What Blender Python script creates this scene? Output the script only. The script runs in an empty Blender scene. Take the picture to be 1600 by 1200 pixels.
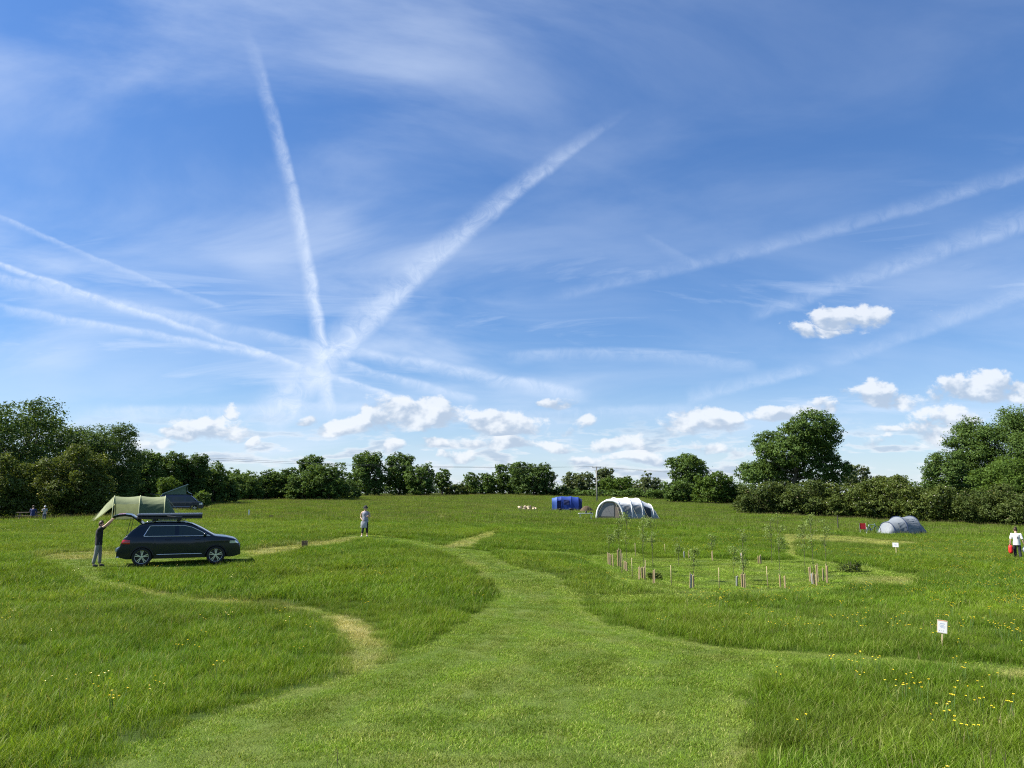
import bpy, bmesh, math, random
import numpy as np
from mathutils import Vector, Matrix, noise as mnoise

# ------------------------------------------------------------------ camera
R = math.radians
SC = bpy.context.scene
COL = SC.collection
F = 1164.0                       # focal length in pixels of the 1600 px wide frame
EYE = Vector((0.0, 0.0, 3.2))
PITCH = math.atan(170.0 / F)
cd = bpy.data.cameras.new('camera')
cd.sensor_width = 36.0
cd.lens = 36.0 * F / 1600.0
cd.clip_start = 0.1
cd.clip_end = 9000
cam = bpy.data.objects.new('camera', cd)
cam.location = EYE
cam.rotation_euler = (math.pi / 2 + PITCH, 0, 0)
COL.objects.link(cam)
SC.camera = cam

def ray(px, py):
    """direction through a photo pixel, scaled so that its y is 1"""
    a, b = (px - 800.0) / F, (600.0 - py) / F
    cp, sp = math.cos(PITCH), math.sin(PITCH)
    d = Vector((a, cp - b * sp, sp + b * cp))
    return d / d.y

def at(px, py, depth):
    return EYE + ray(px, py) * depth

# ------------------------------------------------------------------ sun, exposure
SUN_AZ, SUN_EL = R(-91), R(48)           # azimuth from +Y towards +X, elevation
SUN_DIR = Vector((math.sin(SUN_AZ) * math.cos(SUN_EL), math.cos(SUN_AZ) * math.cos(SUN_EL), math.sin(SUN_EL)))
sd = bpy.data.lights.new('sun', 'SUN')
sd.energy = 5.0
sd.angle = R(0.53)
sd.color = (1.0, 0.95, 0.86)
sun = bpy.data.objects.new('sun', sd)
sun.rotation_euler = (-SUN_DIR).to_track_quat('-Z', 'Y').to_euler()
sun.location = (-40, 10, 60)
COL.objects.link(sun)
SC.view_settings.view_transform = 'Standard'
SC.view_settings.look = 'None'
SC.view_settings.exposure = 1.1
SC.view_settings.gamma = 1.0
SC.render.engine = 'CYCLES'
SC.cycles.use_denoising = False
SC.cycles.filter_width = 1.15
SC.cycles.max_bounces = 6
SC.cycles.diffuse_bounces = 3
SC.cycles.transmission_bounces = 4
SC.cycles.transparent_max_bounces = 8

# ------------------------------------------------------------------ world sky
class NT:
    """small helper that strings shader nodes together"""
    def __init__(self, tree):
        self.t = tree
    def n(self, kind, **kw):
        nd = self.t.nodes.new(kind)
        for k, v in kw.items():
            setattr(nd, k, v)
        return nd
    def put(self, sock, v):
        if isinstance(v, bpy.types.NodeSocket):
            self.t.links.new(v, sock)
        elif v is not None:
            sock.default_value = v
    def m(self, op, a, b=None, c=None, clamp=False):
        nd = self.n('ShaderNodeMath', operation=op, use_clamp=clamp)
        for i, v in enumerate((a, b, c)):
            self.put(nd.inputs[i], v)
        return nd.outputs[0]
    def vm(self, op, a, b=None, scale=None):
        nd = self.n('ShaderNodeVectorMath', operation=op)
        self.put(nd.inputs[0], a)
        if b is not None:
            self.put(nd.inputs[1], b)
        if scale is not None:
            self.put(nd.inputs['Scale'], scale)
        return nd.outputs['Value'] if op in ('DOT_PRODUCT', 'LENGTH', 'DISTANCE') else nd.outputs['Vector']
    def ss(self, v, lo, hi, a=0.0, b=1.0):
        nd = self.n('ShaderNodeMapRange', interpolation_type='SMOOTHSTEP')
        for i, s in enumerate((v, lo, hi, a, b)):
            self.put(nd.inputs[i], s)
        return nd.outputs[0]
    def lin(self, v, lo, hi, a=0.0, b=1.0):
        nd = self.n('ShaderNodeMapRange')
        for i, s in enumerate((v, lo, hi, a, b)):
            self.put(nd.inputs[i], s)
        return nd.outputs[0]
    def noise(self, vec, scale, detail=4, rough=0.5, dist=0.0, dim='3D', lac=2.0):
        nd = self.n('ShaderNodeTexNoise', noise_dimensions=dim)
        self.put(nd.inputs['Vector'], vec)
        nd.inputs['Scale'].default_value = scale
        nd.inputs['Detail'].default_value = detail
        nd.inputs['Roughness'].default_value = rough
        nd.inputs['Lacunarity'].default_value = lac
        nd.inputs['Distortion'].default_value = dist
        return nd
    def mix(self, f, a, b, blend='MIX'):
        nd = self.n('ShaderNodeMix', data_type='RGBA', blend_type=blend)
        self.put(nd.inputs[0], f)
        for i, v in ((6, a), (7, b)):
            if isinstance(v, tuple) and len(v) == 3:
                v = v + (1.0,)
            self.put(nd.inputs[i], v)
        return nd.outputs[2]
    def xyz(self, x, y, z=0.0):
        nd = self.n('ShaderNodeCombineXYZ')
        for i, v in enumerate((x, y, z)):
            self.put(nd.inputs[i], v)
        return nd.outputs[0]

def build_world():
    w = bpy.data.worlds.new('World')
    SC.world = w
    w.use_nodes = True
    w.node_tree.nodes.clear()
    grp = bpy.data.node_groups.new('sky_with_trails', 'ShaderNodeTree')
    grp.interface.new_socket('Sky', in_out='OUTPUT', socket_type='NodeSocketShader')
    N = N0 = NT(grp)
    sky = N.n('ShaderNodeTexSky', sky_type='NISHITA')
    sky.sun_disc = False
    sky.sun_elevation = SUN_EL
    sky.sun_rotation = SUN_AZ
    sky.altitude = 100
    sky.air_density = 1.0
    sky.dust_density = 0.1
    sky.ozone_density = 3.0
    tc = N.n('ShaderNodeTexCoord').outputs['Generated']
    sp = N.n('ShaderNodeSeparateXYZ')
    N.put(sp.inputs[0], tc)
    X, Y, Z = sp.outputs
    hsv = N.n('ShaderNodeHueSaturation')
    hsv.inputs['Saturation'].default_value = 1.12
    hsv.inputs['Value'].default_value = 1.0
    N.put(hsv.inputs['Color'], sky.outputs[0])
    base = N.vm('SCALE', N.mix(1.0, hsv.outputs[0], (0.84, 0.97, 1.17), 'MULTIPLY'), scale=N.lin(Z, 0.0, 0.55, 0.86, 1.12))
    # directions as (east, up) on the tangent plane of the north point: straight trails stay straight there
    ys = N.m('MAXIMUM', Y, 0.12)
    u, v = N.m('DIVIDE', X, ys), N.m('DIVIDE', Z, ys)
    uv = N.xyz(u, v)
    # high plane for the cirrus, all round the sky
    zs = N.m('ADD', N.m('MAXIMUM', Z, 0.0), 0.24)
    pl = N.xyz(N.m('DIVIDE', X, zs), N.m('DIVIDE', Y, zs))
    # --- thin cirrus veil
    rot = N.n('ShaderNodeMapping')
    rot.inputs['Rotation'].default_value = (0, 0, R(48))
    rot.inputs['Scale'].default_value = (1.0, 1.9, 1)
    N.put(rot.inputs['Vector'], pl)
    n1 = N.noise(rot.outputs[0], 1.25, 8, 0.56, 0.35, '2D').outputs[0]
    n2 = N.noise(pl, 1.1, 3, 0.5, 0.3, '2D').outputs[0]
    veil = N.m('MULTIPLY', N.ss(n1, 0.28, 0.78), N.ss(n2, 0.33, 0.60, 0.40, 1.0))
    # more of it to the west, less in the north-east
    veil = N.m('MULTIPLY', veil, N.lin(X, -0.50, 0.55, 1.1, 0.50))
    # fine streaks low down
    st = N.n('ShaderNodeMapping')
    st.inputs['Rotation'].default_value = (0, 0, R(-8))
    st.inputs['Scale'].default_value = (1.3, 9.0, 1)
    N.put(st.inputs['Vector'], uv)
    n3 = N.noise(st.outputs[0], 1.9, 6, 0.6, 0.6, '2D').outputs[0]
    low = N.m('MULTIPLY', N.ss(Z, 0.02, 0.10), N.ss(Z, 0.42, 0.16))
    streak = N.m('MULTIPLY', N.m('MULTIPLY', N.ss(n3, 0.46, 0.76), low), 0.5)
    hz = N.m('MULTIPLY', N.ss(Z, 0.20, -0.02), 0.40)                      # a little haze at the skyline
    alpha = N.m('MAXIMUM', N.m('MULTIPLY', veil, 0.56), streak)
    # --- contrails and cumulus, kept in tiles of the sky so that a ray only works out what lies in its own tile
    wn = N.noise(uv, 16.0, 4, 0.65, 0, '2D')
    wob = N.vm('SCALE', N.vm('SUBTRACT', wn.outputs['Color'], (0.5, 0.5, 0.5)), scale=0.0095)
    uvw = N.vm('ADD', uv, wob)
    tex = N.lin(N.noise(uv, 40.0, 5, 0.7, 0.6, '2D').outputs[0], 0.3, 0.7, 0.42, 1.25)
    trails = [  # start px, end px, bow px, half width start/end px, strength start/end
        ((372, 10), (516, 664), 22, 10, 10, 0.08, 0.92),
        ((1000, 160), (400, 676), -28, 7, 30, 0.20, 0.86),
        ((-90, 383), (450, 566), 0, 5, 5, 0.70, 0.52),
        ((-90, 416), (370, 516), 0, 9, 12, 0.42, 0.36),
        ((-60, 470), (440, 560), 0, 8, 6, 0.36, 0.62),
        ((380, 545), (720, 652), 0, 6, 4, 0.70, 0.50),
        ((290, 500), (930, 622), 0, 8, 11, 0.26, 0.58),
        ((-60, 310), (365, 488), -6, 4, 5, 0.34, 0.24),
        ((1720, 230), (840, 466), 16, 13, 10, 0.22, 0.13),
        ((1720, 304), (1160, 498), 0, 19, 11, 0.30, 0.20),
        ((1720, 402), (1280, 572), 6, 16, 9, 0.26, 0.18),
        ((1290, 570), (1070, 622), 0, 8, 12, 0.32, 0.26),
        ((750, 560), (1190, 574), 14, 10, 9, 0.26, 0.24),
        ((90, 648), (590, 640), 0, 13, 11, 0.44, 0.40),
        ((490, 557), (750, 628), 0, 6, 8, 0.40, 0.48),
        ((1000, 366), (1095, 418), 0, 6, 8, 0.06, 0.10),
        ((560, 655), (1100, 640), 0, 12, 10, 0.26, 0.26),
    ]
    clouds = [  # px centre x, foot y, half width, height, strength
        (1326, 514, 64, 44, .85), (1268, 524, 40, 24, .62), (1300, 520, 60, 26, .6), (1487, 504, 32, 18, .36), (1540, 634, 78, 54, 1.0), (1605, 634, 60, 44, .9),
        (1382, 636, 55, 44, .95), (1240, 653, 75, 24, .9), (1475, 690, 62, 50, .7), (1400, 697, 54, 18, .5),
        (862, 638, 36, 18, .85), (640, 674, 92, 48, 1.0), (545, 676, 55, 28, .9), (482, 664, 18, 12, .6),
        (790, 682, 72, 38, 1.0), (806, 702, 84, 22, .85), (966, 707, 42, 26, .9), (1100, 684, 62, 46, .95),
        (322, 687, 72, 38, .85), (352, 656, 18, 16, .4), (240, 704, 36, 16, .7), (398, 696, 16, 12, .6),
        (898, 674, 24, 16, .55), (612, 702, 24, 16, .6), (688, 706, 42, 20, .6), (728, 722, 40, 16, .5),
        (1384, 676, 24, 12, .4), (1010, 722, 55, 14, .55), (1130, 710, 64, 16, .45), (880, 724, 44, 12, .45), (560, 718, 44, 12, .4)]

    def over(a, b, N=N):
        return N.m('SUBTRACT', N.m('ADD', a, b), N.m('MULTIPLY', a, b))

    shared = dict(uv=uv, uvw=uvw, v=v, tex=tex, alpha=alpha, hz=hz, base=base)

    def tile(u0, u1, v0, v1, far):
        """the colour of the sky inside one tile, bounds on the tangent plane"""
        tg = bpy.data.node_groups.new('sky_tile', 'ShaderNodeTree')
        tg.interface.new_socket('Sky', in_out='OUTPUT', socket_type='NodeSocketShader')
        for k in shared:
            tg.interface.new_socket(k, in_out='INPUT', socket_type={'uv': 'NodeSocketVector', 'uvw': 'NodeSocketVector', 'base': 'NodeSocketColor'}.get(k, 'NodeSocketFloat'))
        inst = N0.n('ShaderNodeGroup', node_tree=tg)
        for k, sck in shared.items():
            N0.put(inst.inputs[k], sck)
        N = NT(tg)
        gi = N.n('NodeGroupInput').outputs
        uv, uvw, v, tex, alpha, hz, base = [gi[k] for k in shared]
        over = lambda a, b: N.m('SUBTRACT', N.m('ADD', a, b), N.m('MULTIPLY', a, b))
        tot = None
        for p0, p1, bow, w0, w1, i0, i1 in trails:
            a, b = ray(*p0), ray(*p1)
            a, b = Vector((a.x, a.z)), Vector((b.x, b.z))
            pad = 0.07
            hit = any(u0 - pad < a.x + (b.x - a.x) * q / 20 < u1 + pad and v0 - pad < a.y + (b.y - a.y) * q / 20 < v1 + pad for q in range(21))
            if not hit:
                continue
            L = (b - a).length
            t_ = (b - a) / L
            q = N.vm('SUBTRACT', uvw, (a.x, a.y, 0))
            t = N.vm('DOT_PRODUCT', q, (t_.x / L, t_.y / L, 0))
            s = N.vm('DOT_PRODUCT', q, (-t_.y, t_.x, 0))
            if bow:
                s = N.m('MULTIPLY_ADD', N.m('MULTIPLY_ADD', t, t, N.m('MULTIPLY', t, -1.0)), 4 * bow / F, s)
            wd = N.m('MULTIPLY_ADD', t, (w1 - w0) / F, w0 / F)
            rel = N.m('DIVIDE', s, wd)
            # one flank is blown out into a soft veil, the other stays crisp
            prof = N.m('MULTIPLY', N.ss(rel, -1.9, 0.55), N.ss(rel, 1.35, 0.35))
            ends = N.m('MULTIPLY', N.ss(t, 0.0, 0.22), N.ss(t, 1.0, 0.93))
            c = N.m('MULTIPLY', N.m('MULTIPLY', prof, ends), N.m('MULTIPLY_ADD', t, i1 - i0, i0))
            tot = c if tot is None else over(tot, c)
        al = alpha
        if tot is not None:
            al = over(alpha, N.m('MULTIPLY', tot, tex))
        col = N.mix(over(al, hz), base, WORLD_CIRRUS)
        mine = []
        for c in clouds:
            d = ray(c[0], c[1] - 0.3 * c[3])
            if u0 - 0.10 < d.x < u1 + 0.10 and v0 - 0.06 < d.z < v1 + 0.06:
                mine.append((d,) + c)
        if far:
            fm = N.n('ShaderNodeMapping')
            fm.inputs['Scale'].default_value = (1.0, 4.2, 1)
            N.put(fm.inputs['Vector'], uv)
            fn = N.noise(fm.outputs[0], 13.0, 5, 0.55, 0.1, '2D').outputs[0]
            fb = N.m('MULTIPLY', N.ss(v, -0.01, 0.015), N.ss(v, 0.115, 0.05))
            fa = N.m('MULTIPLY', N.m('MULTIPLY', N.ss(fn, 0.47, 0.62), fb), 0.75)
            fcol = N.mix(N.ss(fn, 0.52, 0.70), WORLD_CLOUD_LIT, WORLD_CLOUD_DARK)
            col = N.mix(fa, col, fcol)
        if mine:
            bn = N.noise(uv, 11.0, 1, 0.5, 0, '2D').outputs['Color']
            cs = N.n('ShaderNodeSeparateXYZ')
            N.put(cs.inputs[0], N.vm('ADD', uv, N.vm('SCALE', N.vm('SUBTRACT', bn, (0.5, 0.5, 0.5)), scale=0.034)))
            cu, cv = cs.outputs[0], cs.outputs[1]
            Fm = Hm = None
            for d, px, py, hw, h, stg in mine:
                a, up, dn = 1.15 * hw / F, 0.85 * h / F, 0.42 * h / F
                dx = N.m('MULTIPLY', N.m('SUBTRACT', cu, d.x), 1.0 / a)
                dy = N.m('SUBTRACT', cv, d.z)
                hh = N.m('MULTIPLY', dy, 1.0 / up)
                dyn = N.m('MAXIMUM', hh, N.m('MULTIPLY', dy, -1.0 / dn))
                r2 = N.m('MULTIPLY_ADD', dx, dx, N.m('MULTIPLY', dyn, dyn))
                f = N.m('MULTIPLY_ADD', r2, -1.5 * stg, 1.5 * stg)
                if Fm is None:
                    Fm, Hm = f, hh
                else:
                    g = N.m('GREATER_THAN', f, Fm)
                    Hm = N.m('MULTIPLY_ADD', g, N.m('SUBTRACT', hh, Hm), Hm)
                    Fm = N.m('MAXIMUM', Fm, f)
            cns = []
            for off, det in (((0, 0, 0), 8), ((-0.012, 0.016, 0), 3)):
                cm = N.n('ShaderNodeMapping')
                cm.inputs['Scale'].default_value = (1.0, 1.45, 1)
                cm.inputs['Location'].default_value = off
                N.put(cm.inputs['Vector'], uv)
                cns.append(N.noise(cm.outputs[0], 22.0, det, 0.57, 0.12, '2D').outputs[0])
            cn, cn2 = cns
            dens = N.m('MULTIPLY_ADD', N.m('SUBTRACT', cn, 0.5), 3.9, N.m('MAXIMUM', Fm, -3.0))
            crisp = N.lin(Hm, -0.5, 0.5, 1.25, 0.72)
            ca = N.ss(dens, 0.06, crisp, 0, 0.84)
            lit = N.m('MULTIPLY_ADD', N.m('SUBTRACT', cn, cn2), 2.6, N.lin(Hm, -0.45, 0.75, -0.05, 0.90))
            ccol = N.mix(N.ss(lit, 0.0, 0.85), WORLD_CLOUD_DARK, WORLD_CLOUD_LIT)
            col = N.mix(ca, col, ccol)
        bg = N.n('ShaderNodeBackground')
        bg.inputs['Strength'].default_value = SKY_STRENGTH
        N.put(bg.inputs['Color'], col)
        N.t.links.new(bg.outputs[0], N.n('NodeGroupOutput').inputs[0])
        return inst.outputs[0]

    def pick(mask, a, b):
        nd = N.n('ShaderNodeMixShader')
        N.put(nd.inputs[0], mask)
        N.t.links.new(a, nd.inputs[1])
        N.t.links.new(b, nd.inputs[2])
        return nd.outputs[0]

    bg0 = N.n('ShaderNodeBackground')
    bg0.inputs['Strength'].default_value = SKY_STRENGTH
    N.put(bg0.inputs['Color'], N.mix(over(alpha, hz), base, WORLD_CIRRUS))
    cuts = [-1.0, -0.33, 0.03, 0.40, 1.0]
    res = None
    for k in range(4):
        lowt = tile(cuts[k], cuts[k + 1], -0.05, 0.27, True)
        high = tile(cuts[k], cuts[k + 1], 0.27, 1.3, False)
        colm = pick(N.m('GREATER_THAN', v, 0.27), lowt, high)
        res = colm if res is None else pick(N.m('GREATER_THAN', u, cuts[k]), res, colm)
    inside = N.m('MULTIPLY', N.m('GREATER_THAN', Y, 0.3), N.m('MULTIPLY', N.m('GREATER_THAN', Z, -0.02), N.m('LESS_THAN', N.m('ABSOLUTE', u), 1.0)))
    out = N.n('NodeGroupOutput')
    N.t.links.new(pick(inside, bg0.outputs[0], res), out.inputs[0])
    W = NT(w.node_tree)
    g = W.n('ShaderNodeGroup', node_tree=grp)
    W.t.links.new(g.outputs[0], W.n('ShaderNodeOutputWorld').inputs[0])
    w.cycles.sampling_method = 'MANUAL'
    w.cycles.sample_map_resolution = 256
SKY_STRENGTH = 0.060
WORLD_CIRRUS = (6.0, 6.9, 8.4)
WORLD_CLOUD_LIT = (7.3, 7.6, 8.0)
WORLD_CLOUD_DARK = (3.9, 4.7, 5.9)
build_world()

# ------------------------------------------------------------------ helpers
rng = np.random.default_rng(7)
random.seed(7)

def tag(o, label=None, cat=None, group=None, kind=None):
    for k, v in (('label', label), ('category', cat), ('group', group), ('kind', kind)):
        if v:
            o[k] = v
    return o

def link(name, me, mat=None, parent=None, smooth=False):
    o = bpy.data.objects.new(name, me)
    COL.objects.link(o)
    if mat is not None and len(me.materials) == 0:
        for q in (mat if isinstance(mat, (list, tuple)) else [mat]):
            me.materials.append(q)
    if parent is not None:
        o.parent = parent
    if smooth and len(me.polygons):
        me.polygons.foreach_set('use_smooth', np.ones(len(me.polygons), dtype=bool))
    return o

def empty(name, loc, rz=0.0, rx=0.0, ry=0.0):
    o = bpy.data.objects.new(name, None)
    o.location = loc
    o.rotation_euler = (rx, ry, rz)
    o.empty_display_size = 0.3
    COL.objects.link(o)
    return o

def np_mesh(name, V, faces, attrs=None):
    """mesh from an array of vertices and an array of same-sized faces"""
    me = bpy.data.meshes.new(name)
    V = np.asarray(V, dtype=np.float32)
    Fc = np.asarray(faces, dtype=np.int32)
    k = Fc.shape[1]
    me.vertices.add(len(V))
    me.vertices.foreach_set('co', V.ravel())
    me.loops.add(Fc.size)
    me.loops.foreach_set('vertex_index', Fc.ravel())
    me.polygons.add(len(Fc))
    me.polygons.foreach_set('loop_start', np.arange(0, Fc.size, k, dtype=np.int32))
    me.polygons.foreach_set('loop_total', np.full(len(Fc), k, dtype=np.int32))
    for nm, (dom, arr) in (attrs or {}).items():
        a = me.attributes.new(nm, 'FLOAT', dom)
        a.data.foreach_set('value', np.asarray(arr, dtype=np.float32).ravel())
    me.update(calc_edges=True)
    return me

class MB:
    """collects boxes, tubes, sheets of several materials into one mesh"""
    def __init__(self):
        self.v, self.f = [], []
    def add(self, vs, fs):
        o = len(self.v)
        self.v += [tuple(p) for p in vs]
        self.f += [tuple(i + o for i in q) for q in fs]
        return self
    def box(self, c, s, M=None):
        hx, hy, hz = s[0] / 2, s[1] / 2, s[2] / 2
        vs = [Vector((x, y, z)) for x in (-hx, hx) for y in (-hy, hy) for z in (-hz, hz)]
        if M is not None:
            vs = [M @ p for p in vs]
        vs = [p + Vector(c) for p in vs]
        return self.add(vs, [(0, 1, 3, 2), (4, 6, 7, 5), (0, 4, 5, 1), (2, 3, 7, 6), (0, 2, 6, 4), (1, 5, 7, 3)])
    def tube(self, pts, rad, n=8, cap=True):
        pts = [Vector(p) for p in pts]
        if not isinstance(rad, (list, tuple)):
            rad = [rad] * len(pts)
        vs, fs = [], []
        up = None
        for i, p in enumerate(pts):
            t = (pts[min(i + 1, len(pts) - 1)] - pts[max(i - 1, 0)]).normalized()
            if up is None:
                up = Vector((0, 0, 1)) if abs(t.z) < 0.9 else Vector((1, 0, 0))
            a = t.cross(up)
            if a.length < 1e-4:
                a = t.cross(Vector((0.3, 1, 0.2)))
            a.normalize()
            b = a.cross(t).normalized()
            up = b
            for k in range(n):
                q = 2 * math.pi * k / n
                vs.append(p + (a * math.cos(q) + b * math.sin(q)) * rad[i])
        for i in range(len(pts) - 1):
            for k in range(n):
                k2 = (k + 1) % n
                fs.append((i * n + k, i * n + k2, (i + 1) * n + k2, (i + 1) * n + k))
        if cap:
            fs.append(tuple(range(n - 1, -1, -1)))
            fs.append(tuple((len(pts) - 1) * n + k for k in range(n)))
        return self.add(vs, fs)
    def grid(self, P, closed=False):
        """P: rows of points"""
        r, c = len(P), len(P[0])
        fs = []
        for i in range(r - 1):
            for j in range(c - 1 + (1 if closed else 0)):
                j2 = (j + 1) % c
                fs.append((i * c + j, i * c + j2, (i + 1) * c + j2, (i + 1) * c + j))
        return self.add([p for row in P for p in row], fs)
    def lathe(self, prof, axis_pt, n=20, axis='y'):
        """prof: (radius, offset along the axis)"""
        rows = []
        for r, h in prof:
            row = []
            for k in range(n):
                q = 2 * math.pi * k / n
                if axis == 'y':
                    row.append(Vector(axis_pt) + Vector((r * math.cos(q), h, r * math.sin(q))))
                else:
                    row.append(Vector(axis_pt) + Vector((r * math.cos(q), r * math.sin(q), h)))
            rows.append(row)
        return self.grid(rows, closed=True)
    def mesh(self, name):
        me = bpy.data.meshes.new(name)
        me.from_pydata([tuple(p) for p in self.v], [], self.f)
        me.update()
        return me
    def build(self, name, mat, parent=None, smooth=False):
        return link(name, self.mesh(name), mat, parent, smooth)

MATS = {}
def mat(name, col, rough=0.6, metal=0.0, var=0.12, scale=6.0, bump=0.0, spec=0.4, coat=0.0, trans=0.0, sheen=0.0):
    """plain painted / cloth / metal surface with a little grain in colour and relief"""
    if name in MATS:
        return MATS[name]
    m = bpy.data.materials.new(name)
    m.use_nodes = True
    N = NT(m.node_tree)
    b = m.node_tree.nodes['Principled BSDF']
    geo = N.n('ShaderNodeTexCoord').outputs['Object']
    ns = N.noise(geo, scale, 5, 0.6)
    f = N.lin(ns.outputs[0], 0.25, 0.75, 1 - var, 1 + var)
    c = N.vm('SCALE', tuple(col[:3]), scale=f)
    N.put(b.inputs['Base Color'], c)
    b.inputs['Roughness'].default_value = rough
    b.inputs['Metallic'].default_value = metal
    b.inputs['Specular IOR Level'].default_value = spec
    b.inputs['Coat Weight'].default_value = coat
    b.inputs['Coat Roughness'].default_value = 0.04
    b.inputs['Sheen Weight'].default_value = sheen
    if bump:
        bp = N.n('ShaderNodeBump')
        bp.inputs['Strength'].default_value = bump
        bp.inputs['Distance'].default_value = 0.02
        N.put(bp.inputs['Height'], ns.outputs[0])
        N.put(b.inputs['Normal'], bp.outputs[0])
    if trans:
        tr = N.n('ShaderNodeBsdfTranslucent')
        N.put(tr.inputs['Color'], c)
        mx = N.n('ShaderNodeMixShader')
        mx.inputs[0].default_value = trans
        out = m.node_tree.nodes['Material Output']
        N.t.links.new(b.outputs[0], mx.inputs[1])
        N.t.links.new(tr.outputs[0], mx.inputs[2])
        N.t.links.new(mx.outputs[0], out.inputs[0])
    MATS[name] = m
    return m

# ------------------------------------------------------------------ terrain
CTRL = [  # photo pixel of a spot on the ground and its depth in metres
    (280, 879, 31.2), (570, 840, 42), (1585, 876, 40), (1470, 1010, 16), (1400, 872, 37), (940, 898, 31), (1110, 922, 28.5), (1290, 918, 29.5),
    (960, 872, 40), (1230, 872, 41), (1405, 834, 68), (1200, 806, 102), (1400, 815, 92), (1600, 824, 82), (975, 810, 80), (885, 798, 104),
    (210, 815, 60), (285, 798, 92), (60, 812, 70), (-60, 815, 66), (620, 775, 188), (380, 781, 150), (480, 782, 145), (830, 774, 190), (1080, 787, 150),
    (770, 930, 24.5), (540, 1045, 14.3), (130, 905, 26.0), (0, 905, 26), (300, 945, 21.5), (1000, 990, 17.8), (700, 800, 95), (480, 815, 65),
    (800, 850, 44), (1700, 1000, 17), (-150, 1000, 17)]
_c = []
for px, py, d in CTRL:
    p = at(px, py, d)
    _c.append((p.x, p.y, p.z))
_c += [(0, 0, 1.45), (-6, 0, 1.35), (6, 0, 1.3), (0, 9.5, 0.05), (-8, 10, 0.0), (8, 10, -0.05), (0, -14, 1.8), (-40, 0, 0.9), (40, 0, 0.4),
       (-120, 40, 1.0), (120, 40, -0.6), (-180, 120, 1.4), (170, 130, 0.4), (0, 260, 2.6), (-150, 220, 1.9), (150, 220, 1.3), (90, 190, 1.6)]
_c = np.array(_c)
_n = len(_c)
def _phi(r):
    return np.sqrt(r * r + 25.0)
_A = np.zeros((_n + 3, _n + 3))
_A[:_n, :_n] = _phi(np.linalg.norm(_c[:, None, :2] - _c[None, :, :2], axis=2)) - np.eye(_n) * 1.2
_A[:_n, _n], _A[:_n, _n + 1:] = 1.0, _c[:, :2] / 100.0
_A[_n:, :_n] = _A[:_n, _n:].T
_w = np.linalg.solve(_A, np.concatenate([_c[:, 2], np.zeros(3)]))

def H(x, y):
    """height of the field"""
    x, y = np.atleast_1d(np.asarray(x, float)), np.atleast_1d(np.asarray(y, float))
    out = np.empty(len(x))
    for i in range(0, len(x), 40000):
        X, Y = x[i:i + 40000], y[i:i + 40000]
        r = np.sqrt((X[:, None] - _c[None, :, 0]) ** 2 + (Y[:, None] - _c[None, :, 1]) ** 2)
        z = _phi(r) @ _w[:_n] + _w[_n] + X / 100 * _w[_n + 1] + Y / 100 * _w[_n + 2]
        z = z + 0.035 * np.sin(X * 0.9 + 0.5 * np.sin(Y * 0.7)) * np.sin(Y * 0.8 + 1.3) * np.clip(np.hypot(X, Y) / 12 - 0.6, 0, 1)
        R_ = np.hypot(X, Y)
        k = np.clip((R_ - 215) / 160, 0, 1)
        k = k * k * (3 - 2 * k)
        out[i:i + 40000] = z * (1 - k) + 1.2 * k
    return out

def hz(x, y):
    return float(H(x, y)[0])

_D = np.geomspace(3.0, 330.0, 700)
def ground(px, py):
    """where the ray through a photo pixel meets the field"""
    d = ray(px, py)
    X, Y, Z = d.x * _D, _D, EYE.z + d.z * _D
    g = Z - H(X, Y)
    i = int(np.argmax(g < 0)) if (g < 0).any() else len(_D) - 1
    if i == 0:
        i = 1
    t = g[i - 1] / (g[i - 1] - g[i]) if g[i] < 0 else 1.0
    D = _D[i - 1] + (_D[i] - _D[i - 1]) * t
    return Vector((d.x * D, D, hz(d.x * D, D)))

def stand(px, depth):
    """a spot on the field at a photo column and a depth"""
    x = (px - 800.0) / F * depth * math.cos(PITCH) ** 0
    d = ray(px, 800)
    x = d.x * depth
    return Vector((x, depth, hz(x, depth)))

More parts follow.
